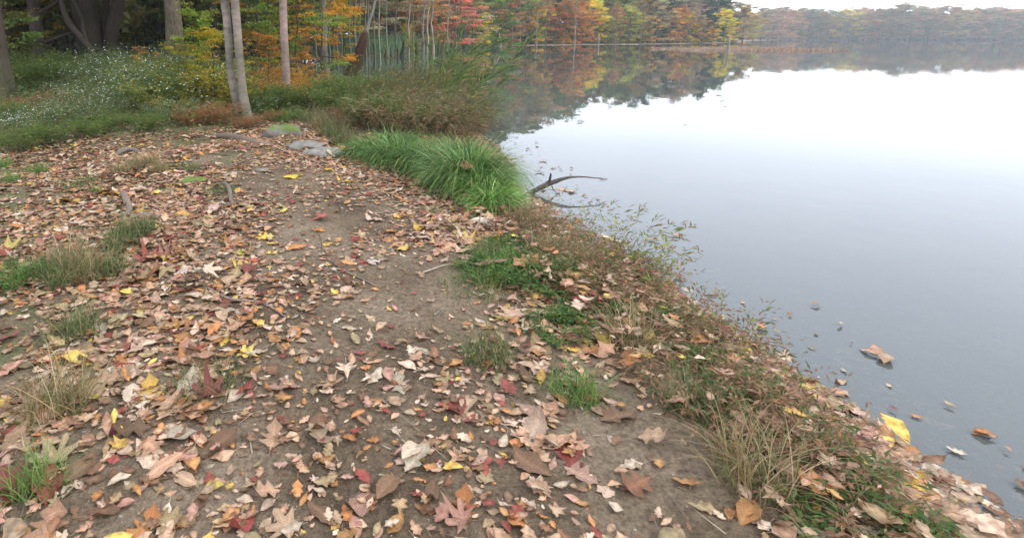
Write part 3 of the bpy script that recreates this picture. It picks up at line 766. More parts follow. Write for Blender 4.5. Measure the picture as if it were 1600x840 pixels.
path_tube(g, [pp(152, 74, -.68), pp(144, 50, -.62), pp(140, 30, -.58), pp(132, 12, -.6), pp(122, -10, -.55), pp(120, -60, -.5)], np.array([2.6, 2.5, 2.3, 2.3, 2.2, 1.5]) * S, 8, .12, 5)
link("vine", g.mesh("vine", M_bark, True), root, (.055, .045, .035))
_, gc = tree_geo(90, H=15, r=.3, c0=5.2, cR=4.5, nl=16, nleaf=5000, ls=.22); link("crown", gc.mesh("crown", M_crown), root, OLIVE)
tag(root, 'dark multi-stem tree with a thick vine winding up its left trunk', 'tree')

# twin pale stems
x0, y0, z0 = land_at(386, 187); S = (y0 * cP) / F_PX
pp = frame_of(x0, y0, z0)
g = Geo()
path_tube(g, [pp(389, 193), pp(385, 178), pp(379, 140), pp(375, 100), pp(371, 50), pp(367, 0), pp(362, -60), pp(352, -200), pp(340, -420)], np.array([12, 8.2, 6.8, 6.2, 6.1, 6.3, 6, 4.5, 1.5]) * S, 16, .05, 6)
path_tube(g, [pp(372, 184, .12), pp(364, 150, .14), pp(358, 115, .12), pp(355, 70, .1), pp(352, 30, .1), pp(347, -10, .1), pp(338, -80, .2), pp(322, -220, .3), pp(300, -420, .4)], np.array([7.5, 6.6, 5.9, 6.0, 6.1, 6.3, 6, 4.5, 1.5]) * S, 16, .05, 7)
for k, (a, b, c, d) in enumerate([((362, -60), (330, -110), (280, -150), (230, -230)), ((352, -200), (400, -260), (450, -330), (500, -420)), ((338, -80), (300, -130), (240, -170), (190, -260))]):
    path_tube(g, [pp(*a, .1), pp(*b, -.3), pp(*c, -.6), pp(*d, -.8)], np.array([3.5, 2.8, 2, .6]) * S, 8, .04, 20 + k)
root = empty("twin_stem_tree", (x0, y0, z0)); link("trunk", g.mesh("trunk", M_smooth, True), root, (.235, .195, .165))
_, gc = tree_geo(91, H=9, r=.2, c0=4.4, cR=2.8, nl=14, nleaf=4200, ls=.13, lean=(-.08, 0)); link("crown", gc.mesh("crown", M_crown), root, YGREEN)
tag(root, 'pair of pale smooth stems sharing one foot at the edge of the path', 'tree')

# leaning rotten snag in the water
x0, y0 = water_at(551, 127); S = y0 * cP / F_PX
pp = frame_of(x0, y0, 0.0)
g = Geo()
Pt = path_tube(g, [pp(540, 133), pp(545, 124), pp(552, 108), pp(560, 90), pp(566, 70), pp(570, 54), pp(574, 44)], np.array([15, 12.5, 9.5, 8.5, 6.5, 4, 1.2]) * S, 16, .22, 8)
path_tube(g, [pp(561, 133, -.1), pp(559, 118, -.1), pp(556, 104)], np.array([6, 5, 4]) * S, 10, .25, 9)
path_tube(g, [pp(534, 126, -.2), pp(546, 118, -.1), pp(556, 110)], np.array([2, 4, 4]) * S, 8, .2, 10)
root = empty("rotten_snag", (x0, y0, 0)); link("trunk", g.mesh("trunk", M_bark, True), root, (.065, .034, .024))
g = Geo()
path_tube(g, [pp(571, 52), pp(576, 36), pp(584, 10), pp(590, -20), pp(596, -60)], np.array([3, 2.6, 2.4, 2, .8]) * S, 8, .06, 11)
link("branch", g.mesh("branch", M_bark, True), root, (.22, .2, .18))
tag(root, 'dark reddish rotten trunk leaning right out of the shallow water', 'dead tree')

# --- wood interior: understory trees filling the wood
und_sp = [dict(seed=101, H=5.5, r=.05, c0=.9, cR=1.9, nl=16, nleaf=3600, ls=.15, flat=.22, ang=(.1, .8), jag=.4, crook=.06),
          dict(seed=102, H=6.5, r=.06, c0=1.5, cR=2.2, nl=16, nleaf=3600, ls=.16, flat=.18, ang=(.0, .6), jag=.4, crook=.06),
          dict(seed=103, H=4.0, r=.04, c0=.5, cR=1.6, nl=14, nleaf=3200, ls=.13, flat=.3, ang=(.3, .9), jag=.4, crook=.08),
          dict(seed=104, H=7.0, r=.07, c0=2.0, cR=2.4, nl=16, nleaf=2600, ls=.2, flat=.2, ang=(.1, .7), jag=.5, crook=.05)]
und = []
for kw in und_sp:
    gt, gc = tree_geo(**kw); und.append((gt.mesh("sapling_trunk", M_bark, True), gc.mesh("sapling_crown", M_crown), kw['H']))
def sapling(i, x, y, z, H, col, rz=None, wide=1.0, name="sapling", colT=BROWN):
    mt, mc, H0 = und[i % 4]; s = H / H0
    r = empty(name, (x, y, z), random.uniform(0, 6.28) if rz is None else rz, (s * wide, s * wide, s))
    link("trunk", mt, r, jcol(colT)); link("crown", mc, r, jcol(col, .15)); return r
UG = [((.12, .175, .035), 'green'), ((.21, .25, .04), 'bright green'), ((.42, .34, .04), 'yellow'), ((.15, .16, .035), 'dull green'), ((.46, .22, .035), 'orange'), ((.07, .11, .03), 'deep green')]
spots = []
for k in range(200):
    Yd = 15 + 60 * (k / 200) ** 1.0 + random.uniform(-1, 1)
    px = -80 + 640 * ((k * 0.618) % 1)
    x = column_x(px, Yd)
    if float(lake_sd(x, Yd)[0]) < .8: continue
    if Yd < 31 and -20 < px < 385: continue
    if Yd < 22 and px > 385 and random.random() < .5: continue
    spots.append((px, x, Yd))
for k, (px, x, Yd) in enumerate(spots):
    if px > 400 and random.random() < .45: ci = random.choice([4, 2, 4, 0])
    else: ci = random.choice([0, 1, 1, 3, 0, 5, 2, 3])
    H = random.uniform(2.2, 4.5) if Yd < 24 else random.uniform(3.5, 8.5)
    r = sapling(k, x, Yd, gz(x, Yd) - .05, H, UG[ci][0], wide=1.15)
    d_ = 'near' if Yd < 26 else ('middle' if Yd < 46 else 'far')
    describe(r, '%s understory tree in the %s left wood' % (UG[ci][1], d_), 'sapling', 'understory trees of the left wood')
# tall trees closing the wood behind
wood_tall = []
for k in range(58):
    Yd = 24 + 62 * ((k * .377) % 1); px = -160 + 740 * ((k * .618 + .3) % 1); x = column_x(px, Yd)
    if float(lake_sd(x, Yd)[0]) < 1.5: continue
    col = [OLIVE, GREEN, YGREEN, OCHRE][k % 4]
    kind = 'tall' if k % 3 else 'broad'
    r = plant_tree(kind, k, "woodland_tree", x, Yd, random.uniform(14, 19), jcol((.10, .085, .065), .3), jcol(col), .95, z=gz(x, Yd) - .1)
    describe(r, '%s crowned tall tree %s in the left wood' % (CN[col], 'deep' if Yd > 50 else 'midway'), 'tree', 'tall trees of the left wood')

# low trees hanging over particular places: yellow/orange foliage seen against the wood
special = [(48, 25, 24, YELLOW, 4.2, 'golden leafed sapling by the left edge of the wood'), (225, 14.5, 0, (.42, .20, .04), 1.15, 'small orange-brown sapling in front of the thick grey-brown trunk'),
           (312, 13.0, 0, (.22, .26, .04), 1.8, 'bright green broad-leafed sapling left of the twin stems'), (335, 11.2, 0, (.42, .30, .02), 1.6, 'golden yellow bush at the left foot of the twin stems'),
           (286, 12.0, 0, (.20, .21, .04), 1.3, 'yellow-green low bush among the white asters'),
           (505, 20, 0, (.55, .28, .03), 4.3, 'orange-yellow sapling over the mossy swollen trunk'), (472, 18.5, 0, (.42, .20, .05), 1.5, 'rusty orange low sapling right of the pinkish trunk'), (420, 14.0, 0, (.36, .2, .04), 1.5, 'ochre low bush left of the pinkish trunk'),
           (408, 17, 0, (.2, .2, .035), 4.8, 'yellow-green sapling between the twin stems and pinkish trunk'), (536, 30, 0, (.5, .3, .05), 3.6, 'golden sapling at the water behind the leaning snag'), (640, 64, 0, (.5, .42, .05), 2.6, 'small yellow tree low on the far bank behind pale trunks')]
for k, (px, Yd, _, col, H, lbl) in enumerate(special):
    x = column_x(px, Yd); r = sapling(k, x, Yd, max(gz(x, Yd), .02) - .03, H, col, wide=.72 if H > 2 else .95); tag(r, lbl, 'sapling')

# ------------------------------------------------------------------ plants
def stem_plant(seed, n=40, h=1.0, spread=.3, lean=(0, 0), m=20, lL=.07, lW=.02, droop=.5, s0=.15, flowers=0, fL=.012, stem_col=((.10, .12, .04), .25), leaf_pal=None,
               e0=1.35, fcol=((.75, .75, .72), 1), hvar=.35, leaf_up=.4, ldroop=0., fs0=.72, frad=.08, wst=.005, nbranch=0):
    st = np.random.get_state(); np.random.seed(seed)
    a = np.random.uniform(0, 6.283, n); rr = spread * np.sqrt(np.random.uniform(0, 1, n))
    B = np.stack([rr * np.cos(a), rr * np.sin(a), np.full(n, -.03)], 1)
    az = np.random.uniform(0, 6.283, n)
    vx, vy = np.cos(az) * .6 + lean[0] * 2 + np.cos(a) * .6, np.sin(az) * .6 + lean[1] * 2 + np.sin(a) * .6; az = np.arctan2(vy, vx)
    Ln = h * np.random.uniform(1 - hvar, 1 + hvar * .4, n)
    e = np.random.normal(e0, .12, n)
    gs, gl, gf = Geo(), Geo(), Geo()
    P = blades(gs, B, az, Ln, e, np.random.uniform(.3, 1.0, n) * droop * 1.4, wst, vary(n, stem_col[1], .1, stem_col[0]))
    blades(gs, B + .001, az, Ln, e, np.random.uniform(.3, 1.0, n) * 0 + 0, .0001, (.1, .1, .04)) if False else None
    K = P.shape[1] - 1
    M = n * m
    si = np.random.randint(0, n, M); s = np.random.uniform(s0, 1, M) ** .8 * K; k0 = np.clip(s.astype(int), 0, K - 1); f = (s - k0)[:, None]
    LB = P[si, k0] * (1 - f) + P[si, k0 + 1] * f
    T = unit(P[si, k0 + 1] - P[si, k0])
    D = unit(np.random.normal(0, 1, (M, 3)) * np.array([1, 1, .3]) + T * leaf_up + np.array([0, 0, -ldroop]))
    if nbranch:
        LB = LB + D * np.random.uniform(0, nbranch, (M, 1)) * np.array([1, 1, .6])
    Nn = unit(np.random.normal(0, .5, (M, 3)) + np.array([0, 0, 1.]))
    pal = leaf_pal or [((.07, .12, .03), 1)]
    cards(gl, LB, D, Nn, lL * np.random.uniform(.5, 1.25, M), lW * np.random.uniform(.6, 1.2, M), pick(pal, M), .2)
    if flowers:
        si = np.random.randint(0, n, flowers); s = np.random.uniform(fs0, 1, flowers) * K; k0 = np.clip(s.astype(int), 0, K - 1); f = (s - k0)[:, None]
        c = P[si, k0] * (1 - f) + P[si, k0 + 1] * f + np.random.normal(0, frad, (flowers, 3)) * np.array([1, 1, .5]) + np.array([0, 0, .02])
        nr = unit(np.random.normal(0, .5, (flowers, 3)) + np.array([0, -.5, 1.]))
        t1 = unit(np.cross(nr, np.array([1., .2, 0]))); t2 = np.cross(nr, t1)
        rad = fL * np.random.uniform(.6, 1.3, flowers)
        for q in range(6):
            an = q * math.pi / 3
            dq = t1 * math.cos(an) + t2 * math.sin(an)
            cards(gf, c, dq, nr, rad, rad * .62, np.broadcast_to(vary(1, .05, 0, fcol[0]), (flowers, 3)), .1)
    np.random.set_state(st)
    return gs, gl, gf

def plant_thing(name, geos, x, y, rz=0, sc=1.0, z=None):
    root = empty(name, (x, y, gz(x, y) if z is None else z), rz, sc)
    link("stems", geos[0], root); link("leaves", geos[1], root)
    if geos[2]: link("flowers", geos[2], root)
    return root
def meshes(gs, gl, gf): return (gs.mesh("stems", M_blade), gl.mesh("leaves", M_crown), gf.mesh("flowers", M_flower) if gf.n else None)

# white asters
asters = [meshes(*stem_plant(200 + k, n=70, h=.95, spread=.42, lean=(.05, -.1), m=42, lL=.055, lW=.014, droop=.8, flowers=170, fL=.014, frad=.07, s0=.1, fs0=.6,
                             leaf_pal=[((.11, .165, .055), 3), ((.16, .21, .07), 2), ((.07, .11, .04), 2), ((.22, .21, .06), .8)], nbranch=.09)) for k in range(3)]
asp = [(108, 196, .55), (60, 205, .5), (150, 178, .6), (20, 215, .5), (130, 200, .5), (150, 150, .8), (176, 140, .95), (196, 136, 1.05), (214, 140, 1.05), (232, 146, 1.05), (250, 140, 1.0), (266, 138, 1.1), (282, 150, 1.0), (205, 165, .85), (232, 172, .85),
       (262, 172, .9), (290, 178, .8), (182, 180, .7), (310, 160, .9), (322, 186, .55), (168, 192, .6), (398, 160, .7), (120, 170, .55), (245, 192, .5), (278, 196, .5), (300, 190, .55), (412, 178, .35), (90, 185, .5)]
for k, (px, py, sc) in enumerate(asp):
    if py < 180: sc *= 1.28
    x, y, z = land_at(px, py); r = plant_thing("aster_plant", asters[k % 3], x, y, random.uniform(0, 6), sc)
    q = 'tall' if sc > .8 else ('knee-high' if sc > .52 else 'low')
    describe(r, q + ' white-flowered aster beside the path', 'aster', 'white asters at the edge of the wood')

# dense green bushes without flowers and rusty ones
bushes = {
    'green': meshes(*stem_plant(230, n=60, h=.8, spread=.45, m=55, lL=.075, lW=.03, droop=.8, leaf_pal=[((.09, .14, .035), 3), ((.14, .19, .045), 2), ((.22, .21, .05), .7)], nbranch=.12)),
    'yellow': meshes(*stem_plant(231, n=50, h=.8, spread=.4, m=50, lL=.085, lW=.034, droop=.8, leaf_pal=[((.34, .28, .04), 3), ((.45, .30, .04), 2), ((.16, .17, .04), 2)], nbranch=.12)),
    'lime': meshes(*stem_plant(235, n=55, h=.85, spread=.42, m=52, lL=.085, lW=.032, droop=.8, leaf_pal=[((.17, .21, .045), 3), ((.25, .26, .05), 2), ((.36, .28, .05), .8), ((.08, .12, .03), 2)], nbranch=.13)),
    'rusty': meshes(*stem_plant(232, n=90, h=.7, spread=.45, m=30, lL=.07, lW=.02, droop=1.0, stem_col=((.22, .12, .06), .3), leaf_pal=[((.28, .12, .05), 3), ((.36, .2, .09), 2), ((.14, .12, .04), 1)], nbranch=.1)),
    'orange': meshes(*stem_plant(233, n=50, h=.9, spread=.45, m=40, lL=.10, lW=.035, droop=.9, stem_col=((.18, .10, .05), .3), leaf_pal=[((.42, .20, .04), 3), ((.5, .28, .05), 2), ((.22, .17, .04), 1)], nbranch=.12)),
}
bl = [(40, 140, 'green', .9), (70, 128, 'green', 1.1), (100, 134, 'green', .8), (20, 190, 'green', .5), (60, 182, 'rusty', .45), (110, 176, 'rusty', .45), (20, 178, 'rusty', .5), (150, 170, 'rusty', .4), (90, 165, 'rusty', .5), (40, 168, 'rusty', .4),
      (125, 165, 'yellow', .35), (330, 175, 'yellow', .85), (345, 168, 'lime', .95), (300, 165, 'lime', .9), (285, 172, 'lime', .85), (265, 158, 'lime', 1.0), (228, 158, 'lime', .9), (245, 178, 'lime', .7), (318, 186, 'lime', .6), (318, 194, 'rusty', .5), (345, 194, 'rusty', .6), (300, 196, 'rusty', .5), (270, 185, 'yellow', .5), (335, 150, 'green', 1.0),
      (415, 175, 'green', .6), (400, 168, 'yellow', .6), (425, 165, 'orange', .7), (410, 150, 'orange', .9), (440, 145, 'orange', .8), (462, 160, 'orange', .6), (480, 150, 'orange', .7), (455, 170, 'green', .5), (500, 158, 'rusty', .6), (510, 150, 'orange', .5),
      (380, 200, 'rusty', .3), (395, 196, 'rusty', .3), (430, 188, 'rusty', .3), (520, 165, 'green', .7), (545, 168, 'green', .7), (530, 180, 'green', .6), (550, 192, 'rusty', .6), (565, 172, 'green', .8), (575, 196, 'green', .7), (605, 200, 'rusty', .8), (640, 205, 'green', .8),
      (180, 205, 'green', .4), (230, 205, 'green', .35), (140, 215, 'green', .35), (80, 225, 'green', .4), (30, 235, 'green', .4), (200, 118, 'green', .8), (120, 120, 'green', .7), (260, 120, 'yellow', .7), (300, 128, 'green', 1.0), (320, 132, 'yellow', .9)]
for k, (px, py, kd, sc) in enumerate(bl):
    if kd in ('lime', 'yellow', 'green') and 110 < py < 182: sc *= 1.25
    x, y, z = land_at(px, py); r = plant_thing("bush", bushes[kd], x, y, random.uniform(0, 6), sc * random.uniform(.9, 1.1))
    describe(r, kd + (' leafy bush ' if kd != 'rusty' else ' withered bush ') + ('near the path' if y < 11.5 else 'farther under the trees'), 'bush', 'bushes at the edge of the wood')

# the arching reed and willow thicket at the water
reed_a = meshes(*stem_plant(240, n=34, h=1.5, spread=.5, lean=(.55, 0), m=13, lL=.26, lW=.02, droop=1.0, s0=.3, leaf_up=1.6, wst=.008, stem_col=((.16, .16, .06), .3),
                            leaf_pal=[((.12, .20, .05), 3), ((.19, .26, .07), 2), ((.06, .10, .03), 2), ((.26, .22, .06), .5)]))
reed_b = meshes(*stem_plant(241, n=55, h=1.05, spread=.55, lean=(.35, -.05), m=20, lL=.14, lW=.016, droop=.9, s0=.15, leaf_up=.9, stem_col=((.17, .09, .06), .3), wst=.007,
                            leaf_pal=[((.09, .13, .04), 3), ((.22, .12, .06), 2), ((.13, .16, .07), 2), ((.34, .26, .06), .6)]))
reed_c = meshes(*stem_plant(242, n=120, h=.8, spread=.5, lean=(.15, -.1), m=14, lL=.12, lW=.012, droop=1.3, s0=.1, leaf_up=.7, stem_col=((.25, .18, .10), .35), wst=.006,
                            leaf_pal=[((.27, .19, .10), 3), ((.40, .29, .17), 2.4), ((.13, .17, .05), 2.4), ((.10, .07, .045), 2)]))
rl = [(655, 176, reed_b, 1.0, 0), (680, 186, reed_b, 1.05, 0), (705, 194, reed_a, .95, 0), (690, 178, reed_a, 1.0, .1), (665, 192, reed_a, .8, .2), (722, 196, reed_b, .8, -.1), (625, 185, reed_b, .85, .2), (735, 205, reed_b, .6, 0), (710, 205, reed_b, .7, .3),
      (590, 200, reed_c, .8, 0), (620, 207, reed_c, .9, .6), (650, 210, reed_c, .9, 1), (685, 212, reed_c, .8, 0), (715, 214, reed_c, .6, 0), (600, 182, reed_c, .9, 2), (570, 188, reed_c, .7, 0), (550, 178, reed_c, .7, 0), (530, 200, reed_c, .45, 0), (595, 170, reed_b, .7, .2), (572, 176, reed_b, .5, -.1), (640, 165, reed_b, .8, 0)]
for k, (px, py, ms, sc, rz) in enumerate(rl):
    if ms is reed_c and k % 3 == 0: ms = reed_b
    if k % 5 == 4: continue
    sc *= random.uniform(.75, 1.4)
    x, y, z = land_at(px, py); r = plant_thing("marsh_plant", ms, x, y, rz + random.uniform(-.25, .25), sc * 1.05, z=max(gz(x, y), 0))
    q = {id(reed_a): 'green long-leafed reed', id(reed_b): 'reddish-stemmed narrow-leafed reed', id(reed_c): 'withered brown reed'}[id(ms)]
    describe(r, q + ' behind the sedge bank', 'reeds', 'marsh plants at the water edge')

# branchy plant lying on the water right of the thicket
x0, y0 = water_at(712, 208)
g = Geo(); gl = Geo(); rs = np.random.RandomState(5)
for k in range(9):
    a = rs.uniform(-.35, .25); Lm = rs.uniform(.7, 1.15); t = np.linspace(0, 1, 6)[:, None]
    Pb = np.array([0, rs.uniform(-.15, .15), .06]) + np.array([math.cos(a), math.sin(a) * .6, 0]) * Lm * t + np.array([0, 0, 1]) * (.10 * np.sin(t * 3.1) - .02 * t) + rs.normal(0, .012, (6, 3))
    tube(g, Pb, .006 * (1 - .7 * t[:, 0]), 5)
    for _ in range(26):
        q = Pb[rs.randint(1, 6)] + rs.normal(0, .03, 3)
        d = unit(np.array([1, rs.normal(0, .8), rs.normal(0, .5)])); cards(gl, np.array([q]), np.array([d]), np.array([[0, 0, 1.]]) + rs.normal(0, .3, (1, 3)), .07, .014, np.array([[.13, .14, .08]]) * rs.uniform(.5, 1.6))
root = empty("drooping_branch", (x0, y0, 0)); link("stems", g.mesh("stems", M_wood), root, (.12, .10, .09)); link("leaves", gl.mesh("leaves", M_crown), root)
tag(root, 'thin leafy branches trailing right over the water below the reeds', 'branch')

# sedge tussocks
def sedge(seed, n, lx, ly, Lmin, Lmax, comb, pal, droop=(1.0, 3.0)):
    st = np.random.get_state(); np.random.seed(seed)
    a = np.random.uniform(0, 6.283, n); rr = np.sqrt(np.random.uniform(0, 1, n))
    B = np.stack([lx * rr * np.cos(a), ly * rr * np.sin(a), .10 * (1 - rr ** 2) - .03], 1)
    vx = np.cos(a) * rr + comb[0] + np.random.normal(0, .35, n); vy = np.sin(a) * rr + comb[1] + np.random.normal(0, .35, n)
    g = Geo(); blades(g, B, np.arctan2(vy, vx), np.random.uniform(Lmin, Lmax, n), np.random.normal(1.15, .22, n), np.random.uniform(*droop, n), np.random.uniform(.005, .0115, n), pick(pal, n, .45, .14), K=8)
    np.random.set_state(st); return g.mesh("sedge_blades", M_blade)
SP = [((.085, .165, .035), 4), ((.16, .25, .07), 3), ((.04, .08, .02), 3), ((.34, .29, .14), .8), ((.26, .32, .17), 1.3)]
sl = [(580, 246, .30, .20, .22, .42, (-.2, -.5), 800), (622, 256, .32, .22, .28, .52, (-.1, -.6), 1200), (664, 267, .30, .22, .32, .56, (-.3, -.5), 1500), (708, 281, .24, .20, .34, .56, (-.5, -.4), 1200),
      (734, 297, .22, .22, .5, .78, (-.05, -.35), 2300), (758, 313, .14, .16, .32, .50, (.0, -.6), 1300), (774, 331, .14, .11, .18, .36, (.1, -.4), 1100), (612, 238, .4, .25, .25, .5, (.2, -.1), 900), (712, 252, .3, .25, .3, .5, (0, -.1), 900)]
lb = ['long green sedge tussock nearest the flat stones', 'green sedge tussock with an orange leaf, beside the leafy path', 'green sedge tussock in the middle of the sedge bank', 'dark green sedge tussock left of the largest mound',
      'largest mound of arching sedge with a brown leaf on top', 'bright green sedge tussock on the water side of the largest mound', 'small bright grass tussock nearest the pale wood chips', 'sedge tussock tucked behind the long left tussocks', 'sedge tussock behind the largest mound toward the reeds']
for k, (px, py, lx, ly, l0, l1, cmb, n) in enumerate(sl):
    x, y, z = land_at(px, py); o = link("sedge_tussock", sedge(300 + k, n, lx, ly, l0, l1, cmb, SP), None, (1, 1, 1), (x, y, max(z, .02)))
    o.color = (1.0, 1.08, .9, 1)
    if k in (5, 6): o.color = (1.25, 1.4, .95, 1)
    tag(o, lb[k], 'sedge', 'sedge tussocks on the bank')

# small grass tufts on the left ground and dry tufts
def tuft(seed, n, R, L0, L1, pal, wd=.004):
    st = np.random.get_state(); np.random.seed(seed)
    a = np.random.uniform(0, 6.283, n); rr = R * np.sqrt(np.random.uniform(0, 1, n))
    B = np.stack([rr * np.cos(a), rr * np.sin(a), np.full(n, -.01)], 1)
    g = Geo(); blades(g, B, np.random.uniform(0, 6.283, n), np.random.uniform(L0, L1, n), np.random.normal(1.15, .3, n), np.random.uniform(.3, 1.9, n), wd, pick(pal, n, .3, .1), K=6)
    np.random.set_state(st); return g.mesh("grass_tuft", M_blade)
DRY = [((.30, .21, .10), 3), ((.20, .15, .07), 2), ((.12, .14, .04), 2), ((.38, .28, .17), 1)]
MIX = [((.10, .14, .04), 3), ((.20, .17, .07), 2), ((.06, .09, .03), 2)]
tufts = [tuft(320, 260, .13, .10, .26, MIX), tuft(321, 240, .12, .14, .34, DRY), tuft(322, 300, .2, .06, .16, MIX), tuft(323, 200, .10, .1, .22, [((.09, .17, .03), 3), ((.14, .22, .05), 2)])]
tl = [(112, 415, 1, 1), (128, 432, 1, .8), (95, 440, 0, 1), (200, 372, 0, 1.1), (222, 362, 0, .9), (185, 388, 0, .8), (210, 262, 1, .8), (235, 258, 1, .8), (190, 270, 1, .7), (170, 425, 0, 1), (60, 420, 2, 1), (250, 268, 1, .7), (35, 440, 3, .8), (20, 285, 3, .9), (60, 270, 3, .9),
      (120, 290, 2, 1), (150, 300, 3, .5), (450, 186, 3, 1.4), (465, 184, 3, 1.5), (480, 190, 0, 1.6), (500, 200, 1, 1.5), (520, 212, 0, 1.8), (540, 226, 0, 1.6), (440, 190, 3, 1.3), (672, 332, 2, .6), (345, 300, 2, .8), (0, 262, 3, 1), (300, 262, 2, .6), (810, 350, 1, .8), (830, 362, 0, .9),
      (760, 400, 0, .8), (790, 420, 3, .9), (820, 430, 3, .9), (850, 405, 1, 1), (760, 440, 3, .9), (735, 455, 2, 1), (870, 445, 0, 1), (905, 425, 1, 1), (120, 520, 0, 1), (90, 640, 1, 1), (330, 600, 2, .8), (760, 560, 0, .9), (900, 620, 3, 1), (980, 540, 1, 1), (1080, 640, 0, 1), (1180, 760, 1, 1), (60, 760, 3, .8)]
TD = ['small mixed green and straw grass tuft', 'dry straw-coloured grass tuft', 'short sparse grass tuft', 'small fresh green grass tuft']
for k, (px, py, ti, sc) in enumerate(tl):
    x, y, z = land_at(px, py); o = link("grass_tuft", tufts[ti], None, None, (x, y, z)); o.scale = (sc,) * 3; o.rotation_euler = (0, 0, k * 1.3)
    where = 'on the leafy left ground' if px < 330 else ('by the stones and sedge' if py < 330 else 'on the lower bank')
    describe(o, TD[ti] + ' ' + where, 'grass tuft', 'grass tufts in the leaf litter')

# weeds on the right bank
weed_g = meshes(*stem_plant(250, n=40, h=.13, spread=.17, m=18, lL=.034, lW=.012, droop=1.0, leaf_pal=[((.07, .14, .035), 3), ((.12, .19, .04), 2), ((.18, .2, .05), .6)], nbranch=.03, wst=.003))
weed_r = meshes(*stem_plant(251, n=60, h=.26, spread=.20, lean=(.2, 0), m=12, lL=.04, lW=.010, droop=1.6, stem_col=((.26, .13, .08), .4), leaf_pal=[((.24, .13, .07), 3), ((.34, .22, .12), 2), ((.10, .13, .04), 2)], nbranch=.03, wst=.0028))
weed_s = meshes(*stem_plant(252, n=12, h=.50, spread=.15, lean=(.35, 0), m=8, lL=.055, lW=.012, droop=1.0, stem_col=((.22, .14, .08), .3), leaf_pal=[((.16, .22, .05), 3), ((.30, .32, .06), 1), ((.26, .15, .08), 2)], wst=.003, s0=.2, leaf_up=1.0))
wl = [(800, 352, 'r', .9), (830, 358, 'r', 1), (860, 366, 'g', .8), (885, 372, 'r', 1), (850, 385, 'r', 1), (815, 372, 'r', .9), (880, 392, 'g', 1), (910, 385, 's', .8), (900, 400, 'r', 1), (925, 402, 'g', 1), (935, 412, 'r', 1), (945, 405, 's', 1), (960, 425, 'r', 1.0),
      (820, 400, 'g', 1.1), (850, 418, 'g', 1.2), (795, 385, 'g', .9), (775, 410, 'g', 1), (800, 430, 'g', 1.2), (840, 445, 'g', 1.2), (880, 440, 'r', 1.1), (900, 440, 'g', 1), (920, 445, 'r', 1.1), (985, 432, 's', 1), (995, 445, 'g', .9), (1010, 448, 's', 1.1), (1000, 430, 'r', .8), (985, 448, 'r', 1),
      (870, 410, 'r', 1), (838, 330, 's', .6), (860, 345, 's', .7), (900, 365, 's', .75), (960, 408, 's', 1), (1015, 440, 's', 1.0), (760, 430, 'g', 1),
      (1030, 475, 's', .9), (1050, 490, 'r', 1), (1080, 520, 'g', 1), (1110, 545, 'r', 1.1), (1040, 520, 'r', 1), (1000, 490, 'g', 1), (960, 480, 'r', 1), (930, 500, 'g', 1.1), (1140, 580, 's', .8), (1160, 610, 'r', 1), (1120, 600, 'g', 1), (1200, 650, 'g', 1), (1230, 690, 'r', 1), (1270, 740, 'g', 1), (1310, 790, 'r', 1), (1180, 700, 'r', 1), (1090, 620, 'r', 1), (1340, 830, 'g', 1), (860, 520, 'g', .9)]
WN = {'g': ('broad-leafed green weed', weed_g), 'r': ('reddish withered weed', weed_r), 's': ('thin-stalked leaning weed', weed_s)}
for k, (px, py, kd, sc) in enumerate(wl):
    x, y, z = land_at(px, py); r = plant_thing("weed_plant", WN[kd][1], x, y, random.uniform(-.6, .6) if kd == 's' else random.uniform(0, 6), sc, z=max(gz(x, y), 0.0))
    where = 'on the water edge' if py < 395 else ('on the right bank' if py < 455 else 'farther down the bank')
    describe(r, WN[kd][0] + ' ' + where, 'weed', 'weeds on the right bank')

# left edge broad green leaves
x, y, z = land_at(20, 440); r = plant_thing("weed_plant", weed_g, x, y, 0, 1.1); tag(r, 'green broad-leafed weed in the lower left corner of the leafy ground', 'weed')

# ------------------------------------------------------------------ ground cover, stuff
def scatter(n, fn, xr, yr):
    x = np.random.uniform(*xr, n * 6); y = np.random.uniform(*yr, n * 6)
    d = lake_sd(x, y); w_ = fn(x, y, d); k = np.random.uniform(0, 1, len(x)) < w_
    x, y, d = x[k][:n], y[k][:n], d[k][:n]
    return x, y, ground_z(x, y, d)

def edge_y(x):   # where the undergrowth begins, as distance from the camera
    return np.interp(x, [-12, -6, -4.4, -3.0, -2.4, -1.6, -1.1, -.4, .4, 1.2], [5.6, 6.2, 6.6, 7.6, 8.6, 9.8, 10.2, 9.8, 9.3, 9.3])

g = Geo()
x, y, z = scatter(52000, lambda x, y, d: (d > .25) * np.clip((y - edge_y(x)) / .9, 0, 1) * np.exp(-np.maximum(y - 14, 0) / 16), (-22, 1.4), (5, 46))
n = len(x); far_ = np.clip((y - 9) / 14, 0, 1)
hgt = np.random.uniform(.02, .34, n) * (1 + far_) * (.3 + 1.1 * np.clip(.5 + .5 * np.sin(x * 2.3 + np.sin(y * 1.7)) * np.sin(y * 2.9 + x), 0, 1))
B = np.stack([x, y, z + hgt], 1)
patch = np.sin(x * 1.3 + 2) * np.sin(y * .9 + x * .4)
red = (patch > .25) & (np.random.uniform(0, 1, n) < .75)
colr = np.where(red[:, None], pick([((.26, .12, .06), 3), ((.34, .19, .10), 1), ((.16, .08, .04), 2)], n), pick([((.06, .11, .03), 4), ((.13, .18, .05), 3), ((.24, .23, .07), 1.6), ((.03, .05, .02), 2)], n, .35))
cards(g, B, np.random.normal(0, 1, (n, 3)) * np.array([1, 1, .35]), np.random.normal(0, .5, (n, 3)) + np.array([0, 0, 1.]), np.random.uniform(.04, .10, n) * (1 + .8 * far_), np.random.uniform(.02, .04, n) * (1 + .8 * far_), colr)
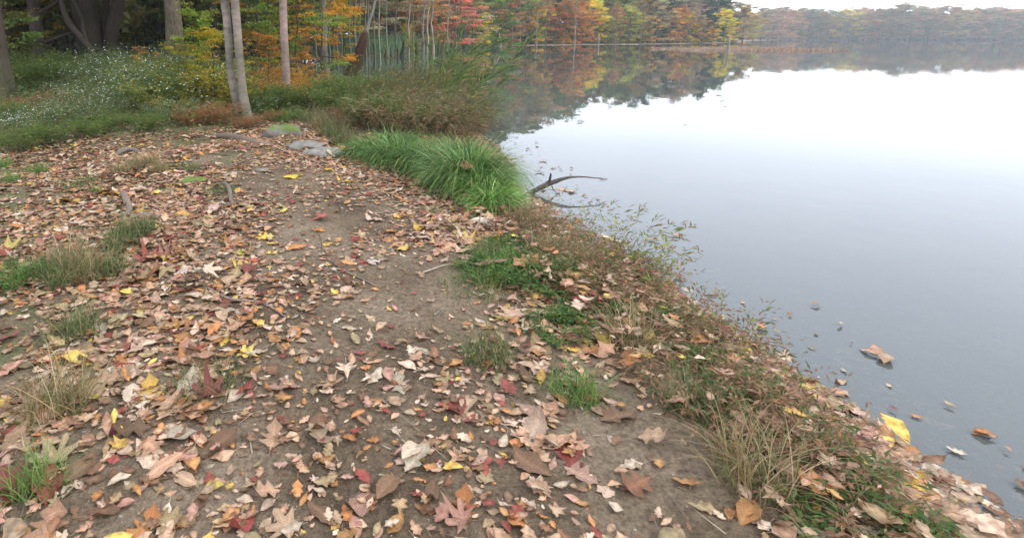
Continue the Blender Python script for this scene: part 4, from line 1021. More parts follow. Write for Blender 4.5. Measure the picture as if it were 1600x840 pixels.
o = link("undergrowth", g.mesh("undergrowth", M_crown)); tag(o, 'low mixed green and rusty undergrowth covering the woodland floor', 'undergrowth', kind='stuff')

g = Geo()
x, y, z = scatter(26000, lambda x, y, d: (d > .1) * np.clip((y - edge_y(x) + .3) / .8, 0.0, 1) * np.exp(-np.maximum(y - 11, 0) / 10) + .10 * (x < -1.6) * (y > 2.6) * (np.sin(3 * x + 1) * np.sin(2.3 * y) > .1) + .5 * (d > 0) * (d < .5) * (y < 7), (-14, 2.6), (1.2, 30))
n = len(x); B = np.stack([x, y, z - .005], 1)
tall = np.clip((y - edge_y(x)) / 2, .25, 1)
blades(g, B, np.random.uniform(0, 6.28, n), np.random.uniform(.08, .38, n) * tall, np.random.normal(1.2, .3, n), np.random.uniform(.3, 1.8, n), np.random.uniform(.003, .007, n),
       pick([((.08, .14, .03), 4), ((.12, .17, .045), 2), ((.28, .2, .1), 1.3), ((.2, .13, .07), 1)], n, .3), K=4)
o = link("grass", g.mesh("grass", M_blade)); tag(o, 'thin grass growing through the leaves and undergrowth', 'grass', kind='stuff')

# far bank reeds and low growth
g = Geo()
x = np.random.uniform(-6, 30, 30000); y = np.random.uniform(52, 122, 30000); d = lake_sd(x, y); k = (d > .5) & (d < 16) & (np.random.uniform(0, 1, 30000) < .6)
x, y = x[k], y[k]; z = ground_z(x, y); n = len(x)
blades(g, np.stack([x, y, z], 1), np.random.uniform(0, 6.28, n), np.random.uniform(1.4, 2.9, n), np.random.normal(1.35, .12, n), np.random.uniform(.1, .9, n), np.random.uniform(.05, .09, n), pick([((.10, .20, .09), 4), ((.07, .13, .05), 2), ((.22, .24, .08), 1)], n), K=4)
o = link("reed_bed", g.mesh("reed_bed", M_blade)); tag(o, 'bluish green reed bed along the far swampy bank', 'reeds', kind='stuff')
g = Geo()
x = np.random.uniform(-8, 150, 70000); y = np.random.uniform(50, 260, 70000); d = lake_sd(x, y)
k = (d > .1) & (d < 16) & (np.random.uniform(0, 1, len(d)) < np.where((x > 30) & (d < 5), .12, 1.0)) & ((d > 3) | (x < 24)); x, y = x[k], y[k]; z = ground_z(x, y); n = len(x); f = y / 80
tallb = np.where((y > 95) & (d[k] > 4), 2.2, .55)
cards(g, np.stack([x, y, z + np.random.uniform(.0, 1, n) ** 1.3 * tallb * f], 1), np.random.normal(0, 1, (n, 3)) * np.array([1, 1, .5]), np.random.normal(0, .5, (n, 3)) + np.array([0, 0, 1.]), .3 * f, .16 * f, pick([((.30, .28, .06), 2), ((.16, .19, .05), 3), ((.36, .2, .07), 1.5), ((.09, .13, .04), 3)], n))
o = link("bank_growth", g.mesh("bank_growth", M_crown)); tag(o, 'low yellow-green growth along the foot of the far bank', 'undergrowth', kind='stuff')

# reddish marsh shrubs in the lake on the right
g = Geo()
cx0, cy0 = water_at(1090, 80); cx1, _ = water_at(1250, 80)
n = 15000; x = np.random.uniform(cx0, cx1 + 6, n); y = cy0 + np.random.uniform(-3, 22, n) + 2.5 * np.sin(x * .35); keep = (np.sin(x * .55 + 1) * np.sin(y * .6) > -.2) & (np.abs(y - cy0 - 8) < 6 + 12 * (x - cx0) / (cx1 - cx0)); x, y = x[keep], y[keep]; n = len(x)
B = np.stack([x, y, np.full(n, -.05)], 1)
blades(g, B, np.random.uniform(0, 6.28, n), np.random.uniform(.15, .8, n) * (.5 + .5 * np.abs(np.sin(x * .5) * np.sin(y * .4 + x * .2))), np.random.normal(1.3, .2, n), np.random.uniform(.1, 1.2, n), np.random.uniform(.04, .07, n), pick([((.30, .17, .12), 4), ((.42, .30, .22), 3), ((.20, .22, .07), .8)], n), K=3)
o = link("marsh_shrubs", g.mesh("marsh_shrubs", M_blade)); tag(o, 'reddish-brown marsh growth standing in the lake at the right', 'marsh plants', kind='stuff')

# ------------------------------------------------------------------ leaves
def leaf_shape(kind, seed, nt_=15, na=5):
    rs = np.random.RandomState(seed)
    if kind == 'maple':
        na_ = 36 if nt_ > 10 else 20; rings = 4 if nt_ > 10 else 2
        th = np.linspace(0, 2 * math.pi, na_, endpoint=False)
        lobes_ = [(0, 1.0), (.85, .86), (-.85, .86), (1.75, .58), (-1.75, .58)]
        r = np.full(na_, .24)
        for a, s in lobes_:
            dd = (th - a + math.pi) % (2 * math.pi) - math.pi
            r = np.maximum(r, .54 * s * np.clip(1 - np.abs(dd) / .42, 0, 1) ** .8 + .18)
        r *= 1 + .07 * np.cos(th * 18)
        back = np.abs((th + 1e-6) - math.pi) < .35; r[back] *= .5
        pts = [(0, 0)]; edge = [0]
        for q in range(1, rings + 1):
            f = q / rings
            pts += list(zip(r * f * np.cos(th), r * f * np.sin(th))); edge += [f] * na_
        P = np.array(pts); edge = np.array(edge); F3 = [[0, 1 + j, 1 + (j + 1) % na_] for j in range(na_)]; F4 = []
        for q in range(rings - 1):
            o_ = 1 + q * na_
            F4 += [[o_ + j, o_ + na_ + j, o_ + na_ + (j + 1) % na_, o_ + (j + 1) % na_] for j in range(na_)]
        vein = np.concatenate([[1], np.tile(np.max([np.exp(-np.abs((th - a + math.pi) % (2 * math.pi) - math.pi) / .07) for a, _ in lobes_], 0), rings)])
        stemx = -.2
    else:
        t = np.linspace(0, 1, nt_)
        if kind == 'oak': w_ = .27 * np.sin(math.pi * t ** .85) ** .75 * (1 + .45 * np.cos(2 * math.pi * 3.6 * t + .6)); 
        elif kind == 'beech': w_ = .27 * np.sin(math.pi * t) ** .85
        else: w_ = .19 * np.sin(math.pi * t ** .9) ** .9
        w_[0] = w_[-1] = .006
        s = np.linspace(-1, 1, na)
        xx = (t - .5)[:, None] + .05 * np.abs(s)[None] * (kind == 'oak'); yy = w_[:, None] * s[None] * (1 + .07 * rs.normal(size=(nt_, 1)))
        P = np.stack([np.broadcast_to(xx, yy.shape), yy], -1).reshape(-1, 2); edge = np.abs(np.tile(s, nt_))
        i_ = np.arange(nt_ - 1)[:, None] * na + np.arange(na - 1)[None]
        F4 = np.stack([i_, i_ + na, i_ + na + 1, i_ + 1], -1).reshape(-1, 4).tolist(); F3 = []
        vein = (edge < .01).astype(float); stemx = -.5
    x, y = P[:, 0], P[:, 1]
    c1, c2, c3, c4 = rs.uniform(-.4, .5), rs.uniform(-.3, .9), rs.uniform(-.35, .35), rs.uniform(-.1, .28)
    z = c1 * x ** 2 + c2 * y ** 2 + c3 * x * y + c4 * np.abs(y) + .02 * np.sin(13 * x + rs.uniform(0, 6)) * edge + .025 * np.sin(17 * y + 5 * x) * edge
    if rs.uniform() < .3:    # one end curls over
        k = np.clip(x - .15, 0, 1); z += 1.2 * k ** 1.5; x = x - k * .35
    V = np.stack([x, y, z], 1)
    col = np.ones((len(V), 3)) * (1 - .16 * edge[:, None]) * (1 + .22 * vein[:, None]) * rs.uniform(.86, 1.1, (len(V), 1))
    # petiole
    n0 = len(V); L_ = .28; pe = []
    zz = V[np.argmin(x)][2]
    for q in range(3):
        f = q / 2; pe += [(stemx - L_ * f, .009, zz + .06 * f * f), (stemx - L_ * f, -.009, zz + .06 * f * f + .004)]
    V = np.vstack([V, pe]); col = np.vstack([col, np.full((6, 3), .75)])
    F4 = list(F4) + [[n0, n0 + 2, n0 + 3, n0 + 1], [n0 + 2, n0 + 4, n0 + 5, n0 + 3]]
    return V, F3, F4, col

KN = ['oak', 'maple', 'beech', 'narrow']
LPAL = [((.37, .24, .155), 7, 'tan'), ((.18, .10, .058), 5, 'brown'), ((.47, .36, .27), 3, 'pale beige'), ((.37, .18, .07), 2.6, 'orange-brown'), ((.52, .36, .09), .7, 'yellow'), ((.22, .06, .045), 1.3, 'dark red'), ((.37, .215, .16), 1.6, 'pinkish'), ((.30, .22, .12), 2, 'olive-tan')]
hi = {}; lo = {}
for k in KN:
    for s in range(5):
        hi[(k, s)] = leaf_shape(k, 400 + s * 7 + KN.index(k), 19, 7 if k != 'maple' else 5); 
    for s in range(4): lo[(k, s)] = leaf_shape(k, 500 + s * 7 + KN.index(k), 8, 3)
hi_me = {}
for key, (V, F3, F4, col) in hi.items():
    g = Geo(); g.add(V, F3, F4, col); hi_me[key] = g.mesh("fallen_leaf", M_leaf, True)

def rot_mats(yaw, tilt, taz):
    n = len(yaw); c, s = np.cos(yaw), np.sin(yaw); Z = np.zeros(n); O = np.ones(n)
    Rz = np.stack([c, -s, Z, s, c, Z, Z, Z, O], 1).reshape(n, 3, 3)
    ax = np.stack([np.cos(taz), np.sin(taz), Z], 1); ct, st_ = np.cos(tilt), np.sin(tilt)
    x, y = ax[:, 0], ax[:, 1]
    R = np.stack([ct + x * x * (1 - ct), x * y * (1 - ct), y * st_, x * y * (1 - ct), ct + y * y * (1 - ct), -x * st_, -y * st_, x * st_, ct], 1).reshape(n, 3, 3)
    return R @ Rz

pathc = np.array([land_at(*q)[:2] for q in [(560, 840), (560, 600), (545, 450), (530, 380), (560, 330), (500, 300), (450, 270)]])
def path_dist(x, y):
    best = np.full(len(x), 9.)
    for a, b in zip(pathc[:-1], pathc[1:]):
        dx, dy = b - a; t = np.clip(((x - a[0]) * dx + (y - a[1]) * dy) / (dx * dx + dy * dy), 0, 1)
        best = np.minimum(best, np.hypot(x - a[0] - t * dx, y - a[1] - t * dy))
    return best
def litter_w(x, y, d):
    ok = (d > -.10) + .22 * (d <= -.10) * (d > -1.6)
    bare = 1 - .48 * np.exp(-(path_dist(x, y) / .5) ** 2)
    patchy = .55 + .45 * np.clip(np.sin(x * 2.1 + y * 1.3) + np.sin(3.7 * x - 2.9 * y) * .8 + .6, -1, 1)
    inside = np.clip((edge_y(x) + 1.6 - y) / 1.6, .12, 1)
    return ok * bare * patchy * inside * np.where(y > 6.5, 1.0, .85)
np.random.seed(11)
NL = 46000
x = np.random.uniform(-9.5, 2.9, 420000); y = np.random.uniform(.2, 13.5, 420000); d = lake_sd(x, y)
px_, py_ = PPX + F_PX * x / (y * cP + 1.45 * sP), 0
vis = (px_ > -150) & (px_ < 1750)
k = (np.random.uniform(0, 1, len(x)) < litter_w(x, y, d)) & vis
x, y, d = x[k][:NL], y[k][:NL], d[k][:NL]
z = ground_z(x, y, d); z = np.where(d > -.10, np.maximum(z, .004), np.where((np.random.uniform(0, 1, len(z)) < .09) & (d > -.9), .004, z + .004))
n = len(x)
size = np.exp(np.random.normal(math.log(.051), .50, n)).clip(.013, .135)
size *= np.where(path_dist(x, y) < .55, .8, 1.0)
kind = np.random.choice(4, n, p=[.42, .07, .30, .21]); var = np.random.randint(0, 4, n)
pw = np.array([p[1] for p in LPAL]); ci = np.random.choice(len(LPAL), n, p=pw / pw.sum())
yaw = np.random.uniform(0, 6.283, n); tilt = np.abs(np.random.normal(0, .17, n)).clip(0, .7); taz = np.random.uniform(0, 6.283, n)
tilt = np.where(d < 0.03, .05, tilt)
zoff = np.random.uniform(0, .016, n)
zoff += np.where((x > .5) & (y < 6.6) & (d > .03) & (d < 1.0) & (np.random.uniform(0, 1, n) < .4), np.random.uniform(.02, .12, n), 0)
R = rot_mats(yaw, tilt, taz)
colL = np.array([p[0] for p in LPAL])[ci] * vary(n, .25, .1)
# pick the leaves that show largest: they are things of their own
dist = np.sqrt(x ** 2 + y ** 2 + 1.4 ** 2); ppx, ppy = to_px(x, y, z)
show = size / dist ** 1.0
inphoto = (ppx > 5) & (ppx < 1195) & (ppy < 446) & (ppy > 180) & (d > .02)
below = (ppy >= 446) & (ppy < 835) & (ppx > 5) & (ppx < 1590) & (d > .02)
idx = np.concatenate([np.where(inphoto)[0][np.argsort(-show[inphoto])][:165], np.where(below)[0][np.argsort(-show[below])][:110]])
single = np.zeros(n, bool); single[idx] = True

# loose single leaves seen in the photograph: px, py, length px, colour, kind, label
KEY = [(110, 316, 44, (.52, .36, .10), 'beech', 'large mustard yellow curled leaf near the left edge'), (458, 278, 38, (.55, .43, .06), 'beech', 'broad yellow leaf in the middle of the leafy path'),
       (512, 268, 20, (.62, .42, .04), 'beech', 'bright yellow oval leaf right of the broad yellow one'), (535, 283, 27, (.62, .38, .03), 'narrow', 'golden narrow leaf lying before the sedge'), (510, 383, 18, (.60, .42, .04), 'beech', 'small golden leaf at the end of the thin twig'),
       (497, 361, 24, (.48, .20, .06), 'oak', 'orange-brown leaf resting on the end of the twig'), (609, 364, 28, (.50, .24, .07), 'beech', 'orange-tan leaf alone on bare soil, right of centre'), (622, 340, 20, (.55, .33, .1), 'oak', 'small golden-tan leaf above the lone orange-tan leaf'),
       (506, 344, 28, (.36, .11, .09), 'maple', 'deep pinkish-red maple leaf flat on the bare path'), (412, 372, 30, (.62, .42, .10), 'oak', 'yellow lobed leaf near the left side of the bare path'), (428, 382, 24, (.60, .42, .08), 'beech', 'yellow leaf below the yellow lobed leaf'),
       (426, 396, 20, (.66, .52, .16), 'beech', 'pale yellow rounded leaf low on the bare path'), (463, 389, 34, (.42, .2, .08), 'narrow', 'curled orange-brown narrow leaf beside the pale yellow rounded one'), (582, 411, 32, (.52, .44, .42), 'oak', 'pale silvery lobed leaf showing its underside'),
       (545, 412, 30, (.52, .28, .1), 'narrow', 'tan folded leaf just left of the silvery lobed leaf'), (630, 392, 32, (.56, .42, .12), 'oak', 'yellow-tan leaf cluster piece on the lower path'), (690, 384, 42, (.38, .2, .13), 'oak', 'large brown folded leaf before the green bank weeds'),
       (660, 375, 30, (.48, .37, .3), 'beech', 'pale grey-brown leaf touching the large brown folded leaf'), (585, 345, 36, (.54, .38, .3), 'oak', 'pale beige lobed leaf on the open soil'), (768, 381, 36, (.50, .26, .10), 'beech', 'warm orange leaf below the pale wood chips'),
       (820, 428, 52, (.48, .25, .12), 'oak', 'big orange-brown upturned leaf on the green weeds'), (765, 428, 56, (.26, .13, .1), 'narrow', 'long dark reddish leaf beside the green weeds'), (725, 395, 30, (.5, .36, .2), 'narrow', 'narrow straw-coloured leaf on the right of the path'),
       (720, 343, 36, (.47, .27, .15), 'oak', 'tan oak leaf touching the pale wood chips'), (225, 434, 78, (.40, .22, .14), 'beech', 'long tan leaf at the bottom edge, left of the bare path'), (285, 430, 36, (.46, .38, .33), 'oak', 'pale grey rounded leaf at the bottom edge'),
       (252, 403, 46, (.38, .18, .14), 'maple', 'dusky pink maple leaf on the leafy left ground'), (285, 337, 34, (.56, .32, .11), 'narrow', 'ochre spindle-shaped leaf on the leafy left ground'), (335, 330, 34, (.48, .34, .3), 'oak', 'pale pink ragged leaf left of the bare path'),
       (365, 368, 26, (.32, .1, .06), 'beech', 'dark red-brown cupped leaf at the left edge of the path'), (345, 400, 26, (.68, .6, .5), 'narrow', 'whitish narrow leaf at the left edge of the bare path'), (375, 397, 24, (.44, .36, .1), 'oak', 'mustard lobed leaf beside the whitish narrow leaf'),
       (12, 388, 46, (.40, .31, .1), 'maple', 'big dull yellow leaf at the left border'), (62, 392, 30, (.46, .15, .08), 'beech', 'rusty red leaf right of the big dull yellow one'), (285, 298, 32, (.48, .26, .08), 'narrow', 'warm brown leaf lying by the grey root'),
       (172, 304, 40, (.5, .27, .06), 'narrow', 'long orange leaf left of the knobbly root'), (95, 265, 22, (.5, .1, .08), 'beech', 'small crimson leaf on the mossy left ground'), (290, 249, 26, (.58, .34, .1), 'oak', 'golden-brown leaf at the back of the leafy ground'),
       (728, 259, 20, (.38, .18, .11), 'oak', None), (590, 245, 18, (.6, .3, .06), 'maple', None), (495, 230, 16, (.55, .42, .36), 'oak', 'small pale leaf lying on the flat grey stone'), (395, 410, 22, (.42, .12, .06), 'oak', 'small red-orange leaf on the bare lower path')]
cnt = 0
def put_leaf(px, py, L_, col, kd, lbl, seed, zadd=0.0, group='fallen leaves on the ground', flat=True):
    x_, y_, z_ = land_at(px, py)
    dst = y_ * cP + (CAM_H - z_) * sP; s = L_ * dst / F_PX * 1.05
    me = hi_me[(kd, seed % 5)]
    o = link("fallen_leaf", me, None, col, (x_, y_, z_ + zadd)); o.scale = (s,) * 3
    rr_ = random.Random(seed); o.rotation_euler = (rr_.uniform(.0, .35), rr_.uniform(-.15, .15), rr_.choice([0, math.pi]) + rr_.uniform(-.5, .5))
    m3 = o.rotation_euler.to_matrix(); V = hi[(kd, seed % 5)][0]; zm = (V @ np.array(m3).T)[:, 2].min() * s
    o.location.z = z_ - zm + zadd - .002
    tag(o, lbl, 'leaf', group); return o
for k, (px, py, L_, col, kd, lbl) in enumerate(KEY):
    if lbl is None: continue
    put_leaf(px, py, L_, col, kd, lbl, 600 + k, .07 if px >= 760 and py > 390 else .004)
# two leaves caught on top of the sedge
for px, py, L_, col, kd, lbl, Yd in [(728, 259, 26, (.38, .18, .11), 'oak', 'brown lobed leaf caught on top of the largest sedge mound', 5.55), (586, 245, 18, (.6, .3, .06), 'maple', 'orange leaf caught in the long green sedge', 6.8)]:
    zz = z_of(py, Yd); o = link("fallen_leaf", hi_me[(kd, 1)], None, col, (column_x(px, Yd, zz), Yd, zz)); s = L_ * Yd / F_PX; o.scale = (s,) * 3; o.rotation_euler = (.7, .1, .3); tag(o, lbl, 'leaf', 'leaves caught in the sedge')

SN = ['lobed', 'maple', 'oval', 'narrow']
MARKS = [(442, 215, 'the mossy stone'), (490, 235, 'the flat grey stones'), (196, 320, 'the knobbly root stub'), (250, 342, 'the pale exposed root'), (357, 305, 'the hooped grey root'), (380, 222, 'the low root ridge'),
         (458, 278, 'the broad yellow leaf'), (506, 344, 'the pinkish-red maple leaf'), (530, 420, 'the long crooked twig'), (412, 376, 'the yellow lobed leaf'), (609, 364, 'the lone orange-tan leaf'), (585, 345, 'the pale beige lobed leaf'), (690, 384, 'the large brown folded leaf'),
         (760, 352, 'the pale wood chips'), (745, 300, 'the largest sedge mound'), (610, 270, 'the sedge with orange leaf'), (687, 420, 'the short pale twig'), (205, 366, 'the grass tuft below the root'), (115, 420, 'the straw-coloured tall tuft'), (225, 260, 'the dry tufts at the back'), (110, 316, 'the mustard curled leaf'),
         (12, 388, 'the dull yellow maple leaf'), (252, 403, 'the dusky pink maple leaf'), (225, 434, 'the long tan leaf'), (303, 283, 'the bright moss patch'), (35, 440, 'the lower left weed'), (800, 430, 'the green bank weeds'), (120, 520, 'the lower left green tuft'), (90, 640, 'the tall dry tuft far below'),
         (330, 600, 'the sparse tuft on near ground'), (390, 475, 'the dark crooked twig'), (760, 560, 'the mixed tuft right of path'), (900, 620, 'the fresh green tuft'), (980, 540, 'the dry tuft by the bank'), (1180, 760, 'the lowest dry bank tuft'), (60, 760, 'the lower left corner tuft')]
def nearest_mark(px, py): return min(MARKS, key=lambda m: (m[0] - px) ** 2 + (2.2 * (m[1] - py)) ** 2)
def size_word(s): return 'large' if s > .105 else ('middling' if s > .075 else 'small')
for i in idx:
    kd = KN[kind[i]]; v = var[i]
    me = hi_me[(kd, v)]; s = size[i] * 1.25
    V = hi[(kd, v)][0]; zm = (V @ R[i].T)[:, 2].min() * s
    o = link("fallen_leaf", me, None, tuple(colL[i])); o.location = (x[i], y[i], z[i] - zm - .003 + zoff[i] * .5); o.scale = (s,) * 3
    o.rotation_euler = Matrix(R[i].tolist()).to_euler()
    mk = nearest_mark(ppx[i], ppy[i])
    side = 'left of' if ppx[i] < mk[0] - 25 else ('right of' if ppx[i] > mk[0] + 25 else ('beyond' if ppy[i] < mk[1] else 'in front of'))
    describe(o, '%s %s %s leaf %s %s' % (size_word(size[i]), LPAL[ci[i]][2], SN[kind[i]], side, mk[2]), 'leaf', 'loose fallen leaves on the ground')

g = Geo()
for kk, kd in enumerate(KN):
    for v in range(4):
        q = np.where((kind == kk) & (var == v) & ~single)[0]
        if not len(q): continue
        V, F3, F4, col = lo[(kd, v)]; m_ = len(V)
        W = np.einsum('nij,kj->nki', R[q], V) * size[q][:, None, None]
        zm = W[:, :, 2].min(1); W[:, :, 2] -= zm[:, None]
        W += np.stack([x[q], y[q], z[q] + zoff[q] - .004], 1)[:, None]
        off = (np.arange(len(q)) * m_)[:, None, None]
        f3 = (np.array(F3, int)[None] + off).reshape(-1, 3) if len(F3) else None
        f4 = (np.array(F4, int)[None] + off).reshape(-1, 4)
        g.add(W.reshape(-1, 3), f3, f4, (colL[q][:, None] * col[None]).reshape(-1, 3))
o = link("leaf_litter", g.mesh("leaf_litter", M_leaf)); tag(o, 'carpet of small tan and brown fallen leaves on the soil', 'leaf litter', kind='stuff')

# crumbs: pebbles and bits of bark
g = Geo(); n = 26000
x = np.random.uniform(-5, 2.3, n); y = np.random.uniform(.6, 9, n); d = lake_sd(x, y); k = (d > .1) & (np.random.uniform(0, 1, n) < np.exp(-(path_dist(x, y) / 1.1) ** 2) + .1); x, y, d = x[k], y[k], d[k]; z = ground_z(x, y, d); n = len(x)
oc = np.array([(1, 0, 0), (0, 1, 0), (-1, 0, 0), (0, -1, 0), (0, 0, .6), (0, 0, -.6)]); of = np.array([(0, 1, 4), (1, 2, 4), (2, 3, 4), (3, 0, 4), (1, 0, 5), (2, 1, 5), (3, 2, 5), (0, 3, 5)])
sz = np.exp(np.random.normal(math.log(.0035), .5, n)).clip(.0015, .014); W = oc[None] * sz[:, None, None] * np.random.uniform(.5, 1.4, (n, 6, 3)) + np.stack([x, y, z], 1)[:, None]
g.add(W.reshape(-1, 3), (of[None] + (np.arange(n) * 6)[:, None, None]).reshape(-1, 3), None, np.repeat(pick([((.2, .16, .12), 3), ((.34, .29, .24), 2), ((.12, .09, .06), 2)], n), 6, 0))
o = link("gravel", g.mesh("gravel", M_flower)); tag(o, 'tiny pebbles and crumbs of soil on the bare path', 'gravel', kind='stuff')
# small twigs and needles in the litter
g = Geo(); n = 2600
x = np.random.uniform(-6, 2.2, n); y = np.random.uniform(.8, 10, n); d = lake_sd(x, y); k = d > .05; x, y, d = x[k], y[k], d[k]; z = ground_z(x, y, d); n = len(x)
blades(g, np.stack([x, y, z + .008], 1), np.random.uniform(0, 6.28, n), np.random.uniform(.03, .13, n), np.random.normal(.04, .08, n), np.random.uniform(-.1, .15, n), np.random.uniform(.002, .005, n), pick([((.16, .11, .08), 3), ((.35, .27, .2), 2)], n), K=4, roll=np.zeros(n))
o = link("twig_litter", g.mesh("twig_litter", M_blade)); tag(o, 'scattered tiny twigs and stalks among the fallen leaves', 'twigs', kind='stuff')

# ------------------------------------------------------------------ stones, roots, twigs, wood chips
def stone(px, py, sx, sy, sz_, seed, col, moss, lbl, rz=0, sink=.3):
    x_, y_, z_ = land_at(px, py); g = Geo(); rs = np.random.RandomState(seed)
    nu, nv = 36, 18; V = []; mo = []
    ph = rs.uniform(0, 6, 8)
    for j in range(nv + 1):
        b = math.pi * j / nv - math.pi / 2
        for i_ in range(nu):
            a = 2 * math.pi * i_ / nu
            p = np.array([math.cos(b) * math.cos(a), math.cos(b) * math.sin(a), math.sin(b)])
            q = np.sign(p) * np.abs(p) ** .8
            f = 1 + .12 * math.sin(3 * a + ph[0]) * math.cos(b) + .09 * math.sin(5 * a + 3 * b + ph[1]) + .06 * math.sin(9 * p[0] + 7 * p[1] + ph[2]) + .03 * math.sin(19 * p[0] - 14 * p[2] + ph[3])
            v = q * f * np.array([sx, sy, sz_]); V.append(v); mo.append(moss * max(0, p[2]) ** .4 if p[2] > 0 else 0)
    F = [[j * nu + i_, j * nu + (i_ + 1) % nu, (j + 1) * nu + (i_ + 1) % nu, (j + 1) * nu + i_] for j in range(nv) for i_ in range(nu)]
    g.add(V, None, F, np.array(mo)[:, None] * np.ones(3))
    o = link("stone", g.mesh("stone", M_rock, True), None, col, (x_, y_, z_ + sz_ * (1 - sink) - sz_ * .5)); o.rotation_euler = (0, 0, rz); tag(o, lbl, 'stone', 'stones beside the path')
stone(442, 211, .27, .20, .13, 1, (.17, .15, .13), .85, 'rounded stone capped with bright green moss beside the path')
stone(478, 228, .24, .22, .045, 2, (.19, .17, .15), .3, 'flat grey stone nearest the mossy stone')
stone(506, 240, .26, .20, .05, 3, (.21, .19, .17), .4, 'flat pale grey stone touching the sedge bank')
stone(303, 283, .14, .10, .03, 5, (.16, .13, .1), 1.6, 'small low stone covered in bright moss left of the path')
stone(410, 268, .07, .05, .03, 6, (.2, .17, .14), .3, 'little brown stone half buried in the path')

def rootlike(name, pts, rad, col, lbl, cat, mat=None, k=10, lob=.14, seed=3, group=None):
    """pts: picture points of the centre line with height above the ground in metres"""
    W = []; 
    for px, py, h in pts:
        x_, y_, z_ = land_at(px, py); W.append((x_, y_, z_ + h))
    W = np.array(W); b = W[0].copy(); g = Geo(); path_tube(g, W - b, rad, k, lob, seed)
    o = link(name, g.mesh(name, mat or M_wood, True), None, col, b); tag(o, lbl, cat, group); return o
rootlike("tree_root", [(326, 216, -.01), (345, 216, .035), (368, 219, .045), (392, 224, .03), (418, 227, .01), (432, 229, -.02)], [.02, .04, .045, .04, .03, .012], (.17, .13, .10), 'low brown root ridge crossing the back of the path', 'root', seed=4)
rootlike("tree_root", [(190, 303, -.005), (194, 308, .035), (198, 318, .03), (203, 330, .01), (192, 340, .006), (172, 350, -.015)], [.02, .026, .028, .024, .018, .01], (.19, .15, .115), 'knobbly pale root stub rising among the left leaves', 'root', seed=5)
rootlike("tree_root", [(212, 334, -.008), (228, 338, .014), (250, 341, .008), (272, 344, -.015)], [.014, .02, .016, .008], (.25, .20, .155), 'pale exposed root right of the knobbly root stub', 'root', seed=6)
rootlike("tree_root", [(342, 288, -.01), (352, 291, .03), (359, 302, .035), (361, 315, .015), (368, 326, -.01)], [.012, .018, .018, .016, .01], (.17, .14, .11), 'thin grey curved root hooping out of the path', 'root', seed=7)
rootlike("tree_root", [(178, 243, -.01), (190, 240, .03), (205, 238, .04), (225, 240, .0)], [.02, .035, .03, .012], (.19, .165, .14), 'short grey root at the back of the leafy left ground', 'root', seed=8)
rootlike("twig", [(497, 362, .006), (503, 376, .006), (506, 396, .003), (520, 410, .004), (540, 425, .005), (565, 437, .006), (590, 449, .004)], [.003, .004, .003, .0035, .005, .0055, .004], (.20, .15, .11), 'long thin crooked twig running down the bare path', 'twig', seed=9)
rootlike("twig", [(660, 428, .01), (690, 420, .02), (712, 414, .01)], [.005, .005, .003], (.4, .33, .27), 'short pale twig near the right side of the path', 'twig', seed=10)
rootlike("twig", [(325, 452, .01), (360, 470, .012), (410, 476, .01), (450, 500, .01)], [.007, .008, .006, .004], (.2, .15, .12), 'dark crooked twig on the nearest part of the path', 'twig', seed=12)
rootlike("wood_chip", [(737, 347, .015), (748, 349, .03), (760, 352, .03), (772, 356, .015)], [.012, .026, .028, .012], (.78, .68, .52), 'pale cream piece of bare wood by the sedge', 'wood', seed=13, lob=.08, group='pale pieces of wood')
rootlike("wood_chip", [(770, 350, .02), (782, 351, .025), (796, 353, .01)], [.008, .018, .008], (.70, .58, .36), 'smaller yellowish piece of bare wood on the water side', 'wood', seed=14, lob=.08, group='pale pieces of wood')

# dead branch standing out of the water
x0, y0 = water_at(838, 302); S = (y0 * cP + CAM_H * sP) / F_PX
pp = frame_of(x0, y0, 0.0)
g = Geo()
path_tube(g, [pp(822, 306, .05), pp(834, 299), pp(846, 292), pp(862, 286, .02), pp(880, 281, .04), pp(896, 278, .05)], np.array([3.2, 3.6, 4.0, 3.4, 2.6, 2.0]) * S, 12, .1, 30)
path_tube(g, [pp(895, 278.4, .05), pp(912, 278.2, .06), pp(930, 279.6, .06), pp(951, 281, .06)], np.array([1.7, 1.2, .9, .45]) * S, 8, .1, 31)
root = empty("dead_branch", (x0, y0, 0)); link("main_limb", g.mesh("main_limb", M_wood, True), root, (.13, .10, .088))
g = Geo()
path_tube(g, [pp(856, 289), pp(859, 281), pp(860.5, 272), pp(861, 270.5)], np.array([2.4, 2, 1.3, .5]) * S, 8, .15, 32)
link("stub", g.mesh("stub", M_wood, True), root, (.07, .055, .05))
g = Geo()
path_tube(g, [pp(858, 281), pp(854, 284), pp(851, 283.5)], np.array([.8, .5, .3]) * S, 5, .1, 33); path_tube(g, [pp(935, 279.8, .06), pp(944, 283, .06), pp(941, 286, .08)], np.array([.6, .4, .2]) * S, 5, .1, 34)
path_tube(g, [pp(940, 280, .06), pp(947, 283.5, .06), pp(953, 281.6, .06)], np.array([.5, .7, .3]) * S, 5, .1, 35); path_tube(g, [pp(862, 290, .0), pp(864, 296, -.02), pp(868, 300, -.03)], np.array([1, .8, .4]) * S, 5, .1, 36)
link("twigs", g.mesh("twigs", M_wood, True), root, (.16, .13, .12))
tag(root, 'forked dead branch sticking out of the calm water near the bank', 'branch')

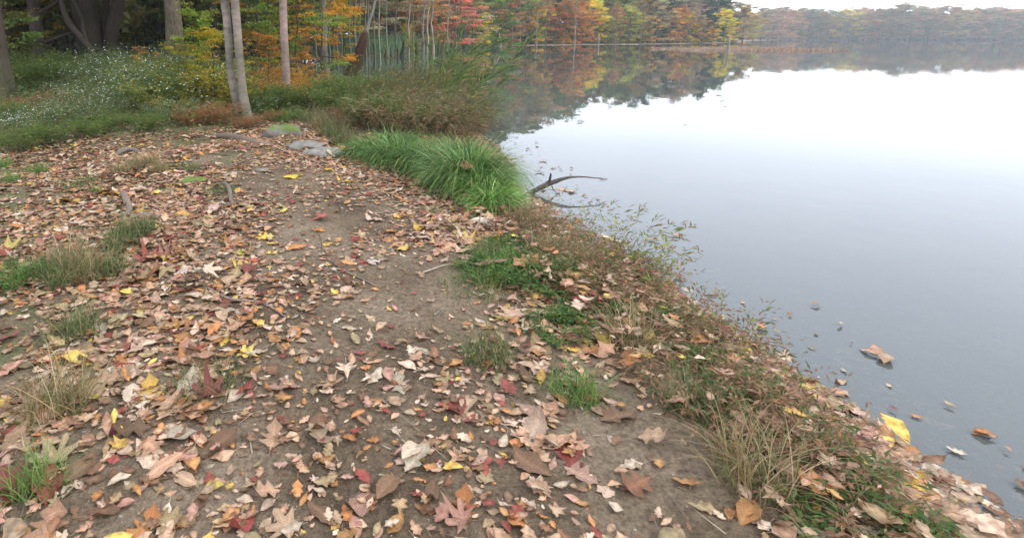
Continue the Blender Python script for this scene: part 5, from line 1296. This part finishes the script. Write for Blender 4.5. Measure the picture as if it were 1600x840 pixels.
# floating leaves
fl = [(905, 174, 9, (.35, .22, .17), 'brown leaf floating alone, leftmost on the open water'), (1132, 167, 9, (.22, .16, .12), 'brown leaf floating near the right end of the open water'), (1070, 195, 11, (.5, .4, .3), 'pale leaf floating alone in the middle of the open water'), (828, 206, 14, (.4, .42, .3), 'pale greenish leaf floating just off the trailing branches'),
      (880, 297, 24, (.55, .36, .26), 'tan leaf floating right behind the dead branch'), (893, 300, 22, (.60, .45, .34), 'pale tan leaf floating at the right of the dead branch foot'), (868, 296, 18, (.5, .33, .22), 'tan leaf floating against the dead branch'),
      (815, 296, 26, (.50, .32, .22), 'tan leaf floating between sedge and dead branch'), (782, 246, 28, (.34, .22, .14), 'brown curled leaf at the waterline behind the largest sedge mound'), (795, 248, 24, (.45, .28, .17), 'reddish tan leaf floating off the largest sedge mound'), (775, 240, 26, (.5, .36, .25), 'tan leaf stranded at the waterline above the sedge mound'),
      (770, 226, 24, (.55, .42, .32), 'pale leaf floating between sedge and trailing branches'), (800, 270, 18, (.5, .3, .22), 'small reddish leaf floating beside the sedge mound'), (828, 330, 26, (.62, .45, .3), 'pale orange leaf in the shallows below the dead branch'), (842, 336, 24, (.66, .55, .42), 'cream leaf in the shallows below the dead branch'), (870, 330, 14, (.45, .2, .2), 'small dull red leaf under the dead branch'),
      (950, 372, 30, (.68, .58, .42), 'cream leaf floating beyond the bank weeds'), (965, 378, 26, (.6, .52, .4), 'pale leaf floating outermost beyond the bank weeds'), (1047, 127.5, 8, (.6, .56, .52), 'whitish speck of leaf on the mirrored trees')]
for k, (px, py, L_, col, lbl) in enumerate(fl):
    x_, y_ = water_at(px, py); dst = y_ * cP + CAM_H * sP; s = L_ * dst / F_PX
    kd = ['beech', 'oak', 'narrow', 'maple'][k % 4]; V = hi[(kd, k % 5)][0]
    o = link("floating_leaf", hi_me[(kd, k % 5)], None, col, (x_, y_, .001 - V[:, 2].min() * s * .5)); o.scale = (s, s, s * .5); o.rotation_euler = (0, 0, k * 2.1 if L_ > 15 else .2); tag(o, lbl, 'leaf', 'leaves floating on the water')

finish_labels()
